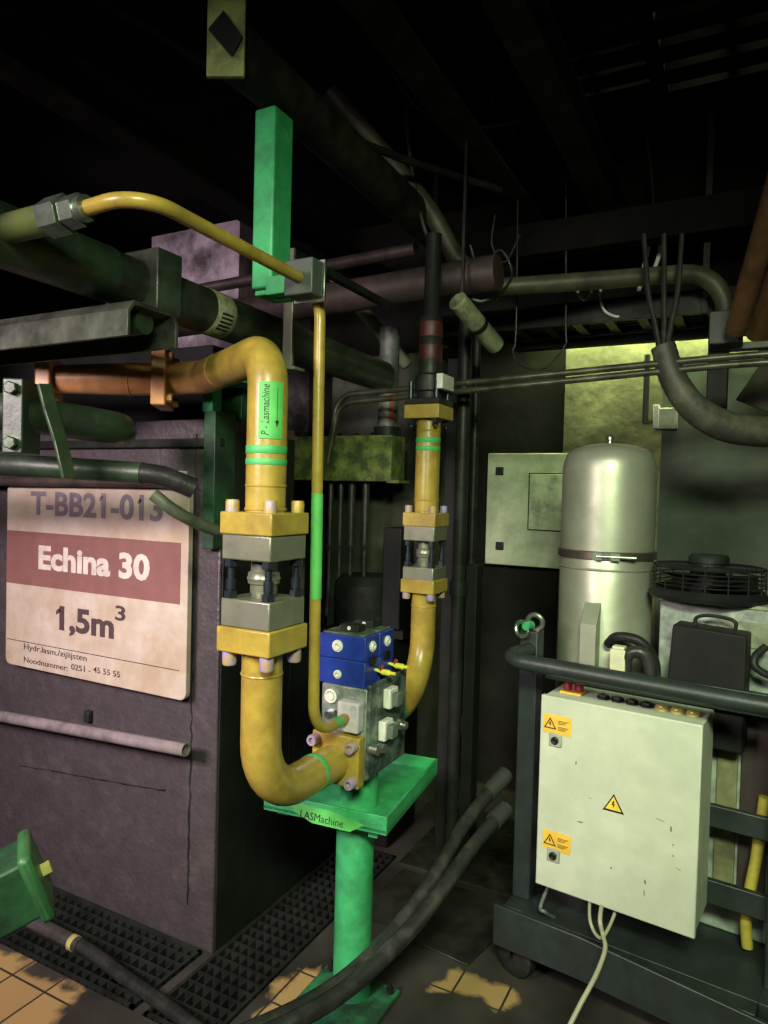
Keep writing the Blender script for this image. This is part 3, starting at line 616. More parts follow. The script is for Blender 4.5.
b = MB().cyl((-1.74, 2.75, 2.60), (-1.55, 3.15, 2.25), .03, 18); tag(b.build('pale_pipe', mat('pale_pipe_paint', (.2, .22, .15), .5)), 'short pale pipe slanting behind the tube clamp', 'pipe')
t = thing('hanging_bracket', 'narrow grey hanging strap with a foot behind the yellow bend', 'bracket', P(290, 370, d=2.2))
a = P(289, 312, d=2.2); c = P(288, 368, d=2.2)
MB().box(a.x-.018, a.x+.018, a.y-.006, a.y+.006, c.z, 2.36).build('strap', steel, t, .002)
MB().box(a.x-.03, a.x+.045, a.y-.03, a.y+.03, c.z-.010, c.z).build('foot', steel, t, .002)
MB().box(a.x-.015, a.x+.015, a.y+.006, 2.46, 2.335, 2.36).build('arm', dsteel, t, .002)
for k, (px, lab) in enumerate(((458, 'nearer dark vertical pipe just right of the right yellow pipe'), (470, 'thinner dark vertical pipe against the back wall right of the yellow pipe'))):
    c = P(px, 600, d=2.95+.3*k); b = MB().cyl((c.x, c.y, 0), (c.x, c.y, 2.4), .028-.010*k, 18); b.cyl((c.x, c.y, 1.18), (c.x, c.y, 1.24), .036-.010*k, 18)
    tag(b.build('drain_pipe', dsteel), lab, 'pipe', 'dark vertical pipes')
t = thing('support_frame', 'dark steel frame standing behind the green tray', 'frame', (-1.05, 2.9, 0))
MB().box(-1.205, -1.135, 2.86, 2.94, 0, 2.2).build('post', blackm, t, .003)
MB().box(-1.09, -1.04, 2.86, 2.94, 0, 1.3).build('post', blackm, t, .003)
MB().box(-1.135, -1.09, 2.87, 2.93, .55, .63).build('cross_bar', blackm, t, .003)
MB().box(-1.135, -1.09, 2.87, 2.93, 1.15, 1.22).build('cross_bar', blackm, t, .003)
t = thing('dark_machine', 'black pump housing in the dark under the hanging hoses', 'machine', (-1.6, 2.9, 0))
MB().box(-1.82, -1.40, 2.78, 3.08, 0, .95).build('base', blackm, t, .01)
b = MB().lathe([(0, 0), (.13, 0), (.15, .03), (.15, .22), (.12, .26), (0, .26)], (-1.62, 2.92, .95), (0, 0, 1), 24); b.build('dome', dsteel, t)
b = MB().box(-1.45, -1.36, 2.76, 2.90, 1.0, 1.45); b.build('side_box', blackm, t, .005)
MB().box(-1.42, -1.36, 2.80, 2.86, .95, 1.0).build('foot', blackm, t)

# ================================================================== WALL CABINET AND BOXES
t = thing('wall_cabinet', 'pale green electrical wall box with two latches left of the steel tank', 'cabinet', (-1.07, 3.62, 1.232))
MB().box(-1.276, -.80, 3.63, 3.7, 1.232, 1.834).build('body', whited, t, .004)
dr = MB().box(-1.272, -.80, 3.615, 3.63, 1.236, 1.830).build('door', mat('pale_door', (.40, .46, .31), .5, 0, (.22, .26, .16), .32, 5, .02, 30, .08), t, .003)
a = P(530, 474, Y=3.61); c = P(566, 531, Y=3.61)
MB().box(a.x, c.x+.05, 3.608, 3.616, c.z, a.z).build('access_panel', mat('pale_panel', (.36, .42, .27), .5, 0, (.10, .11, .07), .3, 8), dr, .002)
for py in (471, 546):
    q = P(499, py, Y=3.6); MB().box(q.x-.022, q.x+.022, 3.604, 3.615, q.z-.022, q.z+.022).build('latch', black, dr, .004)
MB().box(a.x-.006, c.x+.05, 3.612, 3.6155, c.z-.006, a.z+.006).build('panel_gasket', black, dr)
t = thing('junction_box', 'small grey junction box on the wall board above the steel tank', 'junction box', (-.38, 3.57, 1.94))
MB().box(-.42, -.325, 3.55, 3.60, 1.94, 2.04).build('body', whited, t, .004)
MB().box(-.43, -.405, 3.54, 3.60, 1.945, 2.055).build('hinge_strip', wlight, t, .002)
MB().cyl((-.47, 3.58, 1.97), (-.47, 3.58, 2.3), .014, 12).build('conduit', dsteel, t)
MB().box(-.47, -.42, 3.57, 3.59, 1.97, 1.985).build('conduit_link', dsteel, t)

# ================================================================== RACK, TANK, CABINET, FAN
R = RACK
def rp(x, y, z): return R @ V((x, y, z))
t = thing('equipment_rack', 'dark grey wheeled steel rack with a rounded top rail on the right', 'rack', rp(.3, .5, 0))
MB(R).box(-.135, -.070, .13, .19, .205, 1.14).build('post', greyp, t, .004)
MB(R).box(.645, .705, .13, .19, .205, 1.05).build('post', greyp, t, .004)
MB(R).box(-.135, -.07, .90, .96, .205, 1.05).build('post', greyp, t, .004)
MB(R).box(.645, .705, .90, .96, .205, 1.05).build('post', greyp, t, .004)
b = MB(R); b.prism([(-.135, -.02, .11), (.15, -.02, .11), (.80, -.02, .075), (.80, -.02, .195), (.15, -.02, .245), (-.135, -.02, .245)], (0, .014, 0)); b.build('kick_plate', greyp, t, .003)
for a in ((-.135, .64, .0, .06), (-.135, .70, .90, .96), (-.135, -.07, .06, .90), (.64, .70, .06, .90)):
    MB(R).box(*a, .15, .205).build('base_beam', greyp, t, .003)
MB(R).box(-.07, .64, .06, .90, .19, .205).build('deck', greyp, t, .002)
for z0, z1 in ((.60, .668), (.36, .434)): MB(R).box(-.07, .645, .206, .228, z0, z1).build('cross_bar', greyp, t, .003)
MB(R).box(-.07, .645, .206, .228, .965, 1.035).build('cross_bar', greyp, t, .003)
b = MB(R).tube([(-.10, .135, 1.075), (-.115, -.045, 1.075), (.10, -.045, 1.072), (.60, -.03, 1.062), (.70, -.03, 1.062), (.70, .35, 1.062)], .026, 20, bend=.07); b.build('top_rail', greyp, t)
for x in (-.075, .60):
    for y in (.06, .86):
        c = MB(R).lathe([(0, -.022), (.055, -.022), (.072, -.016), (.072, .016), (.055, .022), (0, .022)], (x, y-.02, .072), (.25, 1, 0), 26).build('caster_wheel', rubber, t)
        MB(R).box(x-.03, x+.03, y-.035, y+.02, .146, .152).build('caster_plate', dsteel, c, .002)
        b = MB(R).bar((x-.008, y-.048, .150), (x-.006, y-.048, .07), .035, .006, (1, 0, 0)).bar((x+.008, y+.010, .150), (x+.006, y+.010, .07), .035, .006, (1, 0, 0)); b.build('caster_fork', dsteel, c)
c = rp(-.102, .16, 1.14)
t = thing('lifting_shackle', 'zinc lifting shackle with a green pin on the rack post', 'shackle', c)
q = P(517, 630, d=2.38)
MB().ring(c+V((-.022, -.052, .008)), (.75, -.5, .3), .026, .007, 28, 10).build('bow', zinc, t)
MB().ring((c.x+.008, c.y, c.z+.028), (0, 1, .1), .026, .009, 28, 10).build('eye_ring', zinc, t)
MB().cyl((c.x-.012, c.y-.045, c.z+.018), (c.x-.002, c.y-.01, c.z+.018), .015, 18).build('green_pin', green, t)
# white cabinet
t = thing('control_cabinet', 'white electrical control cabinet with warning stickers on the front of the rack', 'cabinet', rp(.23, .1, .35))
W_ = .481; zb, zt = .352, .968
MB(R).box(.004, W_-.004, .022, .205, zb+.004, zt-.004).build('body', white, t, .004)
dr = MB(R).box(0, W_, 0, .022, zb, zt).build('door', white, t, .004)
def dk(px, py): 
    v = R.inverted().to_3x3() @ (cf + cr*((px-384)/FPX) - cu*((py-512)/FPX)); o = R.inverted() @ EYE; s = (-.001-o.y)/v.y; return o+v*s
def sticker(px, py):
    c = dk(px, py); s = MB(R).box(c.x-.046, c.x+.046, -.0015, .001, c.z-.030, c.z+.030).build('warning_sticker', stick, dr)
    b = MB(R)
    def tri(cx, cz, h, y): return [(cx-h*.58, y, cz-h*.42), (cx+h*.58, y, cz-h*.42), (cx, y, cz+h*.58)]
    A = tri(c.x-.022, c.z, .036, -.0022); B = tri(c.x-.022, c.z-.0005, .026, -.0022)
    b.add(A+B, [(0, 1, 4, 3), (1, 2, 5, 4), (2, 0, 3, 5)])
    b.add([(c.x-.024, -.0022, c.z+.008), (c.x-.020, -.0022, c.z+.008), (c.x-.021, -.0022, c.z+.001), (c.x-.018, -.0022, c.z+.001), (c.x-.024, -.0022, c.z-.010), (c.x-.022, -.0022, c.z-.002), (c.x-.026, -.0022, c.z-.002)], [(0, 1, 2, 3, 4, 5, 6)])
    for k in range(2):
        for j in range(3):
            z = c.z+.013-k*.020-j*.0045; b.add([(c.x+.004, -.0022, z), (c.x+.038-.006*j, -.0022, z), (c.x+.038-.006*j, -.0022, z+.002), (c.x+.004, -.0022, z+.002)], [(0, 1, 2, 3)])
    b.build('sticker_print', ink, s)
sticker(557, 725); sticker(556.5, 842)
for px, py in ((555.5, 740), (553.5, 855)):
    c = dk(px, py); l = MB(R).box(c.x-.021, c.x+.021, -.006, .001, c.z-.021, c.z+.021).build('lock_plate', mat('lock_grey', (.30, .32, .25), .5), dr, .003)
    MB(R).lathe([(0, 0), (.012, 0), (.012, .006), (.009, .008), (.004, .005), (0, .005)], (c.x, -.006, c.z), (0, -1, 0), 18).build('lock_core', black, l)
c = dk(613.5, 804); h = .052
tri = lambda hh, y: [V((c.x-hh*.58, y, c.z-hh*.45)), V((c.x+hh*.58, y, c.z-hh*.45)), V((c.x, y, c.z+hh*.55))]
s = MB(R).prism(tri(h*1.06, -.0012), (0, .002, 0)).build('warning_triangle', black, dr)
s2 = MB(R).prism(tri(h*.80, -.0018), (0, .0006, 0)).build('triangle_face', stickb, dr)
b = MB(R); k = .55
b.add([V((c.x+x*k, -.0024, c.z-.003+z*k)) for x, z in ((-.004, .022), (.006, .022), (.001, .006), (.009, .006), (-.003, -.020), (-.001, -.002), (-.009, -.002))], [(0, 1, 2, 3, 4, 5, 6)]); b.build('lightning_bolt', ink, dr)
b = MB(R)   # scuff marks on the door
for px, py, w1, h1, an in ((576, 763, .004, .014, 0), (671, 829, .005, .020, .1), (645, 882, .005, .014, .2), (580, 822, .022, .004, .1), (673, 845, .004, .006, 0), (673, 856, .005, .005, 0), (660, 820, .030, .002, -.2), (678, 869, .02, .002, -.5), (611, 868, .006, .006, 0), (590, 798, .012, .002, -.2), (644, 893, .003, .02, .1)):
    q = dk(px, py); ca, sa = math.cos(an), math.sin(an)
    b.add([(q.x+(x*ca-z*sa), -.0012, q.z+(x*sa+z*ca)) for x, z in ((-w1/2, -h1/5), (0, -h1/2), (w1/2, -h1/6), (w1/3, h1/2), (-w1/4, h1/3))], [(0, 1, 2, 3, 4)])
b.build('scuff_marks', mat('scuff', (.10, .10, .075), .7), dr)
for k in range(7):
    x = .170+k*.0445; r_ = .0215
    b = MB(R); b.lathe([(0, 0), (r_, 0), (r_, .006), (r_*.85, .009), (r_*.8, .013), (r_*.45, .016), (0, .016)], (x, .10, zt-.004), (0, 0, 1), 6 if k < 4 else 22)
    b.build('cable_gland', black if k < 4 else brass, t)
MB(R).box(.035, .105, .07, .135, zt-.004, zt+.004).build('yellow_base', stickb, t, .002)
b = MB(R)
for k in range(3): b.lathe([(0, 0), (.014, 0), (.014, .020), (.010, .026), (0, .026)], (.052+k*.019, .10+(k % 2)*.01, zt+.004), (0, 0, 1), 14)
b.build('red_indicator', red, t)
cab = t
# cords below cabinet
b = MB().tube(smooth([rp(.20, .08, .36), P(600, 918, d=2.1), P(603, 935, d=2.08), P(605, 950, d=2.02), P(596, 975, d=1.95), P(580, 1005, d=1.9), P(560, 1045, d=1.85)]), .0065, 10)
tag(b.build('power_cord', cordm), 'pale cord hanging from under the white cabinet to the floor', 'cord')
b = MB().tube(smooth([rp(.155, .08, .36), P(590, 920, d=2.12), P(600, 938, d=2.1), P(610, 925, d=2.12), rp(.25, .09, .36)]), .005, 10)
tag(b.build('power_cord', cordm), 'short looped pale cord tight under the white cabinet', 'cord')
b = MB().tube(smooth([rp(.03, .1, .36), P(541, 905, d=2.32), P(545, 912, d=2.3), P(560, 920, d=2.35), P(600, 935, d=2.4), P(640, 945, d=2.35), P(690, 975, d=2.2)]), .006, 10)
tag(b.build('grey_cable', mat('grey_cable', (.10, .12, .10), .5)), 'grey cable drooping behind the kick plate of the rack', 'cable')
b = MB().tube(smooth([rp(.615, .29, .70), rp(.60, .285, .52), rp(.585, .28, .40), rp(.578, .28, .30), rp(.585, .28, .225)]), .017, 14)
tag(b.build('yellow_hose', yhose), 'yellow hose hanging at the lower right of the rack', 'hose')
# tank
TX, TY = -.475, 2.70; tr = .166
t = thing('steel_vessel', 'tall domed stainless steel vessel standing on the rack', 'vessel', (TX, TY, .25))
MB().lathe([(0, .205), (tr, .205), (tr, 1.385), (tr*.985, 1.392)], (TX, TY, 0), (0, 0, 1), 64).build('lower_shell', stainless, t)
MB().lathe([(tr*.985, 1.388), (tr+.002, 1.392), (tr+.002, 1.705), (tr*.99, 1.735), (tr*.93, 1.764), (tr*.80, 1.785), (tr*.58, 1.799), (tr*.3, 1.806), (0, 1.808)], (TX, TY, 0), (0, 0, 1), 64).build('domed_lid', stainless, t)
b = MB().lathe([(tr+.002, 1.384), (tr+.010, 1.388), (tr+.010, 1.412), (tr+.002, 1.416)], (TX, TY, 0), (0, 0, 1), 64); cl = b.build('clamp_band', mat('band_steel', (.18, .19, .16), .35, .85, (.22, .13, .09), .35, 7), t)
d = (V((0, 0, 0))-V((TX, TY, 0))).normalized(); sd = V((-d.y, d.x, 0)); c = V((TX, TY, 1.40))+d*(tr+.018)
MB().cyl(c-sd*.035, c+sd*.10, .006, 12).build('clamp_screw', zinc, cl)
b = MB()
for k in (-.03, .03): b.obox(c+sd*k, (.010, .03, .026), M4.Rotation(math.atan2(d.y, d.x), 3, 'Z'))
b.build('clamp_lug', zinc, cl)
b = MB().lathe([(tr+.0005, 1.345), (tr+.003, 1.35), (tr+.0005, 1.355)], (TX, TY, 0), (0, 0, 1), 64); b.build('bead', stainless, t)
b = MB().lathe([(0, 1.805), (.010, 1.805), (.010, 1.82), (.016, 1.822), (.016, 1.832), (.008, 1.838), (0, 1.838)], (TX, TY, 0), (0, 0, 1), 16); b.build('vent_plug', zinc, t)
fd = math.atan2(d.y, d.x)-.24; dv = V((math.cos(fd), math.sin(fd), 0)); sv = V((-dv.y, dv.x, 0)); c0 = V((TX, TY, 0))
b = MB(); prof = [(tr-.006, .95), (tr+.055, .95), (tr+.055, 1.165), (tr-.002, 1.235), (tr-.006, 1.235)]
b.prism([c0+dv*r_+sv*-.028+V((0, 0, z)) for r_, z in prof], sv*.056); b.build('handle_bracket', stainless, t, .002)
# chiller with fan
t = thing('chiller_unit', 'pale grimy chiller housing under the fan at the right edge', 'chiller', rp(.45, .6, .25))
MB(R).box(.272, .70, .36, .84, .205, 1.262).build('housing', mat('chiller_white', (.34, .40, .34), .5, 0, (.09, .11, .09), .35, 8, .02, 30, .1), t, .006)
MB(R).box(.46, .62, .352, .36, 1.14, 1.22).build('rating_plate', whited, t, .001)
MB(R).box(.27, .705, .355, .845, 1.262, 1.275).build('top_plate', whited, t, .003)
MB(R).box(.30, .40, .345, .36, .30, .70).build('beige_panel', mat('beige_panel', (.24, .24, .12), .6, 0, (.1, .1, .05), .4), t, .002)
MB(R).box(.47, .53, .345, .36, .30, .98).build('beige_panel', mat('beige_panel', (.3, .3, .2)), t, .002)
MB(R).box(.54, .62, .345, .36, .30, .98).build('dark_panel', mat('plum_panel', (.05, .035, .035), .5), t, .002)
q = P(708, 585, Y=2.62); FX, FY = q.x, 2.62; fz = 1.275
t = thing('axial_fan', 'black axial fan with a round wire guard on top of the chiller', 'fan', (FX, FY, fz))
fr = .178
b = MB().lathe([(fr-.03, 0), (fr+.008, 0), (fr+.012, .012), (fr, .024), (fr-.008, .034), (fr-.02, .03), (fr-.03, 0)], (FX, FY, fz), (0, 0, 1), 48); b.build('base_ring', black, t)
b = MB()
for z in (.048, .062, .076, .090, .104): b.ring((FX, FY, fz+z), (0, 0, 1), fr-.004, .0022, 48, 6)
for k in range(9): b.ring((FX, FY, fz+.108), (0, 0, 1), fr-.006-k*.014, .0022, 48, 6)
for k in range(16):
    a = 2*PI*k/16; u = V((math.cos(a), math.sin(a), 0)); cc = V((FX, FY, fz))
    b.tube([cc+u*(fr-.004)+V((0, 0, .02)), cc+u*(fr-.004)+V((0, 0, .108)), cc+u*.05+V((0, 0, .110))], .0028, 6)
b.build('wire_guard', black, t)
b = MB().lathe([(0, .02), (.055, .02), (.055, .118), (.064, .12), (.064, .138), (.058, .146), (0, .148)], (FX, FY, fz), (0, 0, 1), 28); b.build('motor', dsteel, t)
b = MB()
for k in range(5):
    a0 = 2*PI*k/5; vs = []
    for i in range(6):
        r_ = .055+.11*i/5
        for s in (-1, 1):
            a = a0+s*.42; vs.append((FX+r_*math.cos(a), FY+r_*math.sin(a), fz+.055+s*.02))
    b.add(vs, [(2*i, 2*i+1, 2*i+3, 2*i+2) for i in range(5)]); b.add([V(v)+V((0, 0, .003)) for v in vs], [(2*i, 2*i+2, 2*i+3, 2*i+1) for i in range(5)])
b.build('fan_blades', black, t)
t = thing('black_box', 'black sheet-metal box in front of the chiller, below the fan', 'box', rp(.42, .28, .96))
MB(R).prism([(.318, .24, .83), (.555, .24, .83), (.555, .24, 1.195), (.340, .24, 1.205)], (0, .105, 0)).build('cover', blackm, t, .006)
b = MB(R).tube(smooth([(.40, .29, 1.20), (.40, .29, 1.225), (.43, .29, 1.238), (.49, .29, 1.236), (.515, .29, 1.225), (.515, .29, 1.20)]), .006, 10); b.build('handle', dsteel, t)
b = MB().tube(smooth([rp(.12, .30, 1.10), rp(.16, .27, 1.135), rp(.23, .27, 1.13), rp(.27, .29, 1.08), rp(.28, .30, 1.0), rp(.27, .3, .8)]), .017, 14)
tag(b.build('black_hose', rubber), 'black hose looping over the rack rail between vessel and black box', 'hose')
b = MB().tube(smooth([rp(.20, .24, 1.00), rp(.205, .22, 1.08), rp(.24, .22, 1.105), rp(.27, .23, 1.08), rp(.28, .24, 1.0), rp(.28, .24, .9)]), .020, 14)
tag(b.build('grey_hose', hosew), 'short grey hose loop in front of the black hose, beside the beige terminal', 'hose')
b = MB(R).box(.155, .205, .20, .245, 1.0, 1.105).box(.16, .20, .205, .24, 1.105, 1.115)
tag(b.build('terminal_block', mat('cream_plastic', (.55, .55, .36), .5), bevel=.003), 'small cream plastic terminal at the foot of the steel vessel', 'terminal')
b = MB().tube(smooth([rp(.60, .30, 1.16), rp(.575, .27, 1.13), rp(.58, .26, 1.10), rp(.62, .27, 1.08), rp(.68, .3, 1.08)]), .012, 12)
tag(b.build('black_cable', rubber), 'black cable loop right of the black box at the picture edge', 'cable')
# ================================================================== HOSES ON THE FLOOR
t = thing('black_hose', 'thick worn black hose arcing up from the floor, its end lower on the rack', 'hose', P(505, 815, d=2.5))
pts = smooth([P(497, 818, d=2.48), P(470, 850, d=2.36), P(445, 886, d=2.2), P(405, 935, d=2.0), P(352, 985, d=1.86), P(300, 1018, d=1.74), P(230, 1050, d=1.65)])
MB().tube(pts, .0235, 18).build('hose_body', hosew, t)
a = P(497, 818, d=2.48); e_ = P(506, 809, d=2.52); MB().cyl(a-(e_-a)*.4, e_, .030, 18).build('end_sleeve', mat('hose_sleeve', (.032, .038, .030), .5), t)
t = thing('black_hose', 'second thick black hose, ending higher beside the rack post', 'hose', P(503, 780, d=2.6))
pts = smooth([P(493, 788, d=2.55), P(462, 828, d=2.42), P(432, 880, d=2.24), P(395, 930, d=2.08), P(350, 975, d=1.94), P(300, 1008, d=1.80), P(230, 1040, d=1.7)])
MB().tube(pts, .0235, 18).build('hose_body', hosew, t)
a = P(493, 788, d=2.55); e_ = P(506, 774, d=2.6); MB().cyl(a-(e_-a)*.4, e_, .031, 18).build('end_sleeve', mat('hose_sleeve', (.032, .038, .030), .5), t)
t = thing('black_hose', 'black hose with a bare metal end lying on the grating below the sign', 'hose', P(60, 935, Z=.03))
pts = smooth([P(45, 928, Z=.055), P(88, 950, Z=.05), P(120, 974, Z=.04), P(160, 1002, Z=.035), P(205, 1035, Z=.03)])
MB().tube(pts, .021, 18).build('hose_body', rubber, t)
MB().tube(smooth([P(22, 916, Z=.06), P(45, 928, Z=.056), P(80, 946, Z=.052)]), .0235, 20).build('metal_end', mat('dull_metal_end', (.16, .15, .15), .35, .7, (.07, .06, .06), .4), t)
a = P(72, 942, Z=.053); e_ = P(76, 944, Z=.053); MB().cyl(a, e_, .0255, 20).build('yellow_ring', brass, t)
# ================================================================== GREEN BEAM NEAR LEFT EDGE
t = thing('green_beam', 'dark green boxed beam end poking in at the lower left', 'beam', (-1.12, .80, 0))
ax = V((-.56, -.80, -.36)).normalized(); c0 = P(38, 873, d=1.22); bx = -ax; by = V((0, 0, 1)).cross(bx).normalized(); bz = bx.cross(by)
Rg = M4((bx, by, bz)).transposed()
MB().obox(c0+ax*.35, (.70, .10, .105), Rg).build('box_section', greend, t, .006)
MB().obox(c0+ax*.004, (.022, .122, .125), Rg).build('end_rim', mat('green_rim', (.035, .13, .04), .45, 0, (.015, .05, .02), .4), t, .009)
e_ = c0-ax*.006; MB().hexa(e_, e_-ax*.016, .012).build('bolt', brass, t)
lc = c0+ax*.16; MB().box(lc.x-.025, lc.x+.025, lc.y-.025, lc.y+.025, 0, lc.z-.03).build('leg', greend, t, .004)
# ================================================================== OVERHEAD RIGHT
t = thing('bent_pipe', 'olive pipe crossing under the ceiling and turning down at the right', 'pipe', (-.5, 2.9, 2.2))
q = P(725, 330, d=2.75)
pts = smooth([P(330, 90, d=2.6), P(425, 205, d=2.75), P(460, 262, d=2.8), P(500, 287, d=2.85)], 8)+[P(560, 283, d=2.82), P(722, 271, d=2.74), P(729, 345, d=2.74)]
b = MB().tube(path(pts[:-3]+[pts[-3], pts[-2], pts[-1]], .15), .036, 20); b.build('pipe', mat('olive_pipe', (.09, .085, .05), .5, .1, (.03, .028, .018), .45, 7), t)
q = P(729, 328, d=2.74); MB().box(q.x-.07, q.x+.05, q.y-.05, q.y+.05, q.z-.07, q.z+.06).build('end_block', mat('grey_block', (.03, .036, .03), .5), t, .005)
a, e_ = P(797, 120, d=1.95), P(736, 330, d=2.62); a = a+(a-e_)*((3.16-a.z)/(a.z-e_.z)); b = MB().cyl(a, e_, .038, 24)
tag(b.build('rusty_pipe', rust), 'longer rusty orange pipe slanting down at the right edge', 'pipe', 'rusty pipes at the right edge')
a, e_ = P(812, 180, d=2.3), P(758, 335, d=2.85); a = a+(a-e_)*((3.16-a.z)/(a.z-e_.z)); b = MB().cyl(a, e_, .045, 24)
tag(b.build('rusty_pipe', rust), 'rusty pipe half hidden behind the longer one at the right edge', 'pipe', 'rusty pipes at the right edge')
t = thing('cable_conduit', 'thick black flexible conduit curving down to the right edge', 'conduit', P(680, 395, d=2.4))
pts = smooth([P(663, 346, d=2.42), P(673, 378, d=2.41), P(692, 406, d=2.40), P(720, 424, d=2.40), P(752, 431, d=2.4), P(800, 432, d=2.4), P(800, 432, d=2.4)+V((.35, .1, .0)), V((.95, P(800, 432, d=2.4).y+.25, P(800, 432, d=2.4).z))], 10)
rad = [.040+.012*min(1, i/30)+(.0012 if i % 2 else 0) for i in range(len(pts))]
MB().tube(pts, .045, 22, radii=rad).build('conduit_body', mat('dusty_conduit', (.035, .035, .028), .55, 0, (.10, .095, .06), .3, 9, .15, 60), t)
for k, (px, px2) in enumerate(((655, 648), (664, 664), (671, 678))):
    b = MB().tube(smooth([P(663+3*(k-1), 352, d=2.42), P(px, 325, d=2.5), P(px2, 290, d=2.6), P(px2+(k-1)*4, 235, d=2.7)]), .010, 10); b.build('cable_core', hosew, t)
t = thing('support_column', 'dark upright steel bracket below the olive pipe at the right', 'bracket', P(716, 405, d=2.85))
a = P(709, 330, d=2.85); c = P(727, 412, d=2.85)
MB().box(a.x, c.x, a.y-.02, a.y+.04, c.z, a.z).build('upright', blackm, t, .004)
a = P(712, 348, d=2.83); MB().box(a.x, a.x+.22, a.y-.02, a.y+.04, a.z-.015, a.z+.012).build('cross_arm', mat('grey_arm', (.10, .10, .08), .5), t, .003)
MB().box(a.x-.01, a.x+.04, a.y+.04, 3.62, a.z-.03, a.z+.03).build('wall_arm', dsteel, t, .003)
tag(MB().prism([P(735, 400, d=2.7), P(790, 320, d=2.5), P(800, 400, d=2.5), P(775, 415, d=2.6)], (.08, .3, 0)).build('sloping_plate', mat('olive_plate', (.06, .055, .035), .6, 0, (.02, .02, .014), .5), bevel=.004), 'dark sloping plate above the conduit at the right edge', 'plate')
# cable tray in front of the lit wall
t = thing('cable_tray', 'dark overhead cable tray crossing in front of the lit wall', 'cable tray', (-.6, 3.3, 2.40))
MB().box(-1.5, .9, 3.18, 3.20, 2.38, 2.48).build('side_rail', dsteel, t, .002)
MB().box(-1.5, .9, 3.46, 3.48, 2.38, 2.48).build('side_rail', dsteel, t, .002)
b = MB()
for i in range(17): b.box(-1.45+i*.14, -1.41+i*.14, 3.20, 3.46, 2.385, 2.40)
b.build('rungs', dsteel, t)
for x in (-1.42, -.2, .8):
    MB().box(x-.012, x+.012, 3.16, 3.18, 2.38, 3.2).build('hanger_rod', dsteel, t)
for k in range(5):
    y = 3.24+k*.045; b = MB().tube([(-1.5+.2*j, y+random.uniform(-.012, .012), 2.414+random.uniform(0, .008)) for j in range(12)], .012, 10)
    tag(b.build('tray_cable', rubber), 'black cable lying in the overhead cable tray', 'cable', 'cables in the tray')
# dangling cables, their lit highlights put into the pale colour
for k, pts in enumerate(([(657, 225), (651, 240), (645, 262), (639, 290), (628, 315)], [(660, 225), (660, 250), (655, 268)], [(580, 275), (578, 292), (585, 300), (592, 292)], [(602, 285), (600, 297), (606, 312), (622, 316), (636, 300), (640, 285)])):
    b = MB().tube(smooth([P(x, y, d=3.05) for x, y in pts]), .009 if k < 2 else .006, 10)
    tag(b.build('dangling_cable', mat('painted_glint_cable', (.62, .68, .62), .3, 0)), ('longest cable with painted-in glint dangling under the ceiling above the vessel', 'short straight cable with painted-in glint beside the longest dangling one', 'small hooked cable loop left of the dangling cables', 'shallow cable loop slung under the dangling cables')[k], 'cable', 'dangling cables over the vessel')
# ================================================================== OVERHEAD LEFT AND CENTRE
def ibeam(p0, p1, wd, h, label):
    t = thing('ceiling_beam', label, 'beam', (V(p0)+V(p1))/2-V((0, 0, h/2)))
    for s, nm in ((1, 'flange'), (-1, 'flange')): MB().bar(V(p0)+V((0, 0, s*h/2)), V(p1)+V((0, 0, s*h/2)), wd, .014).build(nm, sootb, t, .002)
    MB().bar(p0, p1, .012, h).build('web', sootb, t)
ibeam((-2.0, .2, 2.93), (-2.0, 3.7, 2.84), .13, .14, 'sooty steel beam running overhead at the left')
b = MB().tube([(-1.23, 1.42, 2.74), (-1.23, 3.2, 2.70)], .070, 20)
tag(b.build('sooty_pipe', sootb), 'sooty flaking pipe running overhead past the green hanger', 'pipe')
ibeam((-.95, .3, 3.0), (-.95, 3.7, 2.95), .12, .16, 'black steel beam overhead in the middle of the room')
ibeam((-.62, .3, 2.98), (-.62, 3.7, 2.93), .10, .14, 'black steel beam overhead just left of the ceiling hatches')
t = thing('ceiling_beam', 'black cross beam under the ceiling hatches at the right', 'beam', (-.4, 3.1, 2.66))
MB().box(-1.2, .94, 3.02, 3.12, 2.66, 2.80).build('box_section', soot, t, .004)
t = thing('ceiling_beam', 'deep black beam added to block the back wall light, behind the cable tray', 'beam', (-.1, 3.44, 2.40))  # beam added as a blocker, keeps lamp_back off the tray and ceiling
MB().box(-1.1, .94, 3.485, 3.515, 2.36, 3.2).build('web', soot, t, .003)
MB().box(-1.1, .94, 3.47, 3.53, 2.345, 2.36).build('lower_flange', soot, t, .003)
b = MB().tube([P(100, 0, d=2.1), P(150, 28, d=2.15), P(250, 95, d=2.25), P(330, 130, d=2.35), P(400, 158, d=2.5), P(500, 190, d=2.8)], .014, 10)
tag(b.build('thin_conduit', sootb), 'thin black conduit slanting across the ceiling at upper left', 'conduit')
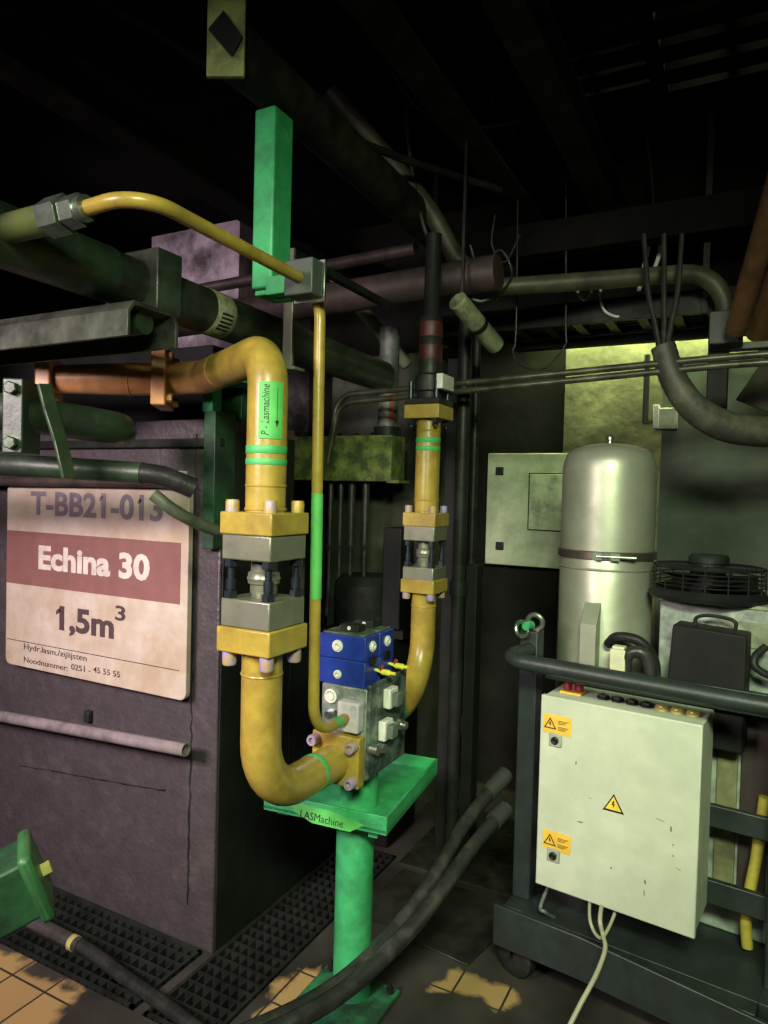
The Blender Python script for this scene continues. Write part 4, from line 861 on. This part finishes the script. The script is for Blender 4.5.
t = thing('hanging_plate', 'yellow-green flaking hanger plate with a dark diamond patch at the top', 'hanger', P(226, 78, d=1.72))
a = P(206, 76, d=1.72); c = P(244, 76, d=1.72); dd = (c-a)
MB().prism([a, c, V((c.x, c.y, 3.2)), V((a.x, a.y, 3.2))], (-.006, .012, 0)).build('plate', mat('yellow_green_flaking', (.22, .25, .08), .6, 0, (.04, .05, .02), .42, 9, .2), t, .002)
pts = [P(x, y, d=1.712) for x, y in ((224, 12), (243, 38), (232, 57), (209, 30))]; MB().prism(pts, (.004, -.006, 0)).build('dark_patch', black, t)
for k, (pts, r_, lab) in enumerate((
    ([(345, 0), (375, 45), (420, 110), (470, 128), (520, 120)], .007, 'thin cable swinging from the top centre of the ceiling'),
    ([(405, 60), (406, 110), (412, 170), (425, 230), (445, 275), (475, 300), (492, 298)], .008, 'long hanging cable looping down past the right yellow pipe'),
    ([(470, 245), (480, 270), (500, 250), (512, 275), (495, 300)], .005, 'tangled thin wire near the middle of the ceiling'),
    ([(495, 215), (492, 245), (505, 262), (520, 235)], .004, 'small wire loop above the capped pale pipe'),
    ([(518, 180), (516, 330), (513, 350), (522, 366), (545, 368), (565, 345), (566, 325), (566, 180)], .004, 'thin wire loop hanging against the wall left of the vessel'),
    ([(640, 100), (650, 160), (655, 225)], .006, 'thin cable running down from the ceiling hatches'))):
    b = MB().tube(smooth([P(x, y, d=2.6+.1*k) for x, y in pts]), r_, 8)
    tag(b.build('hanging_cable', hosew), lab, 'cable')
for j, (H, lab) in enumerate(((H1, 'left ceiling hatch grille with light slots'), (H2, 'right ceiling hatch grille with light slots'))):
    t = thing('ceiling_grille', lab, 'grille', ((H[0]+H[1])/2, (H[2]+H[3])/2, 3.2))
    x0, x1, y0, y1 = H; n = 4
    for i in range(n+1):
        y = y0+(y1-y0)*i/n; MB().box(x0, x1, y-.05, y+.05, 3.205, 3.24).build('slat', soot, t)
    MB().box((x0+x1)/2-.02, (x0+x1)/2+.02, y0, y1, 3.24, 3.27).build('cross_bar', soot, t)
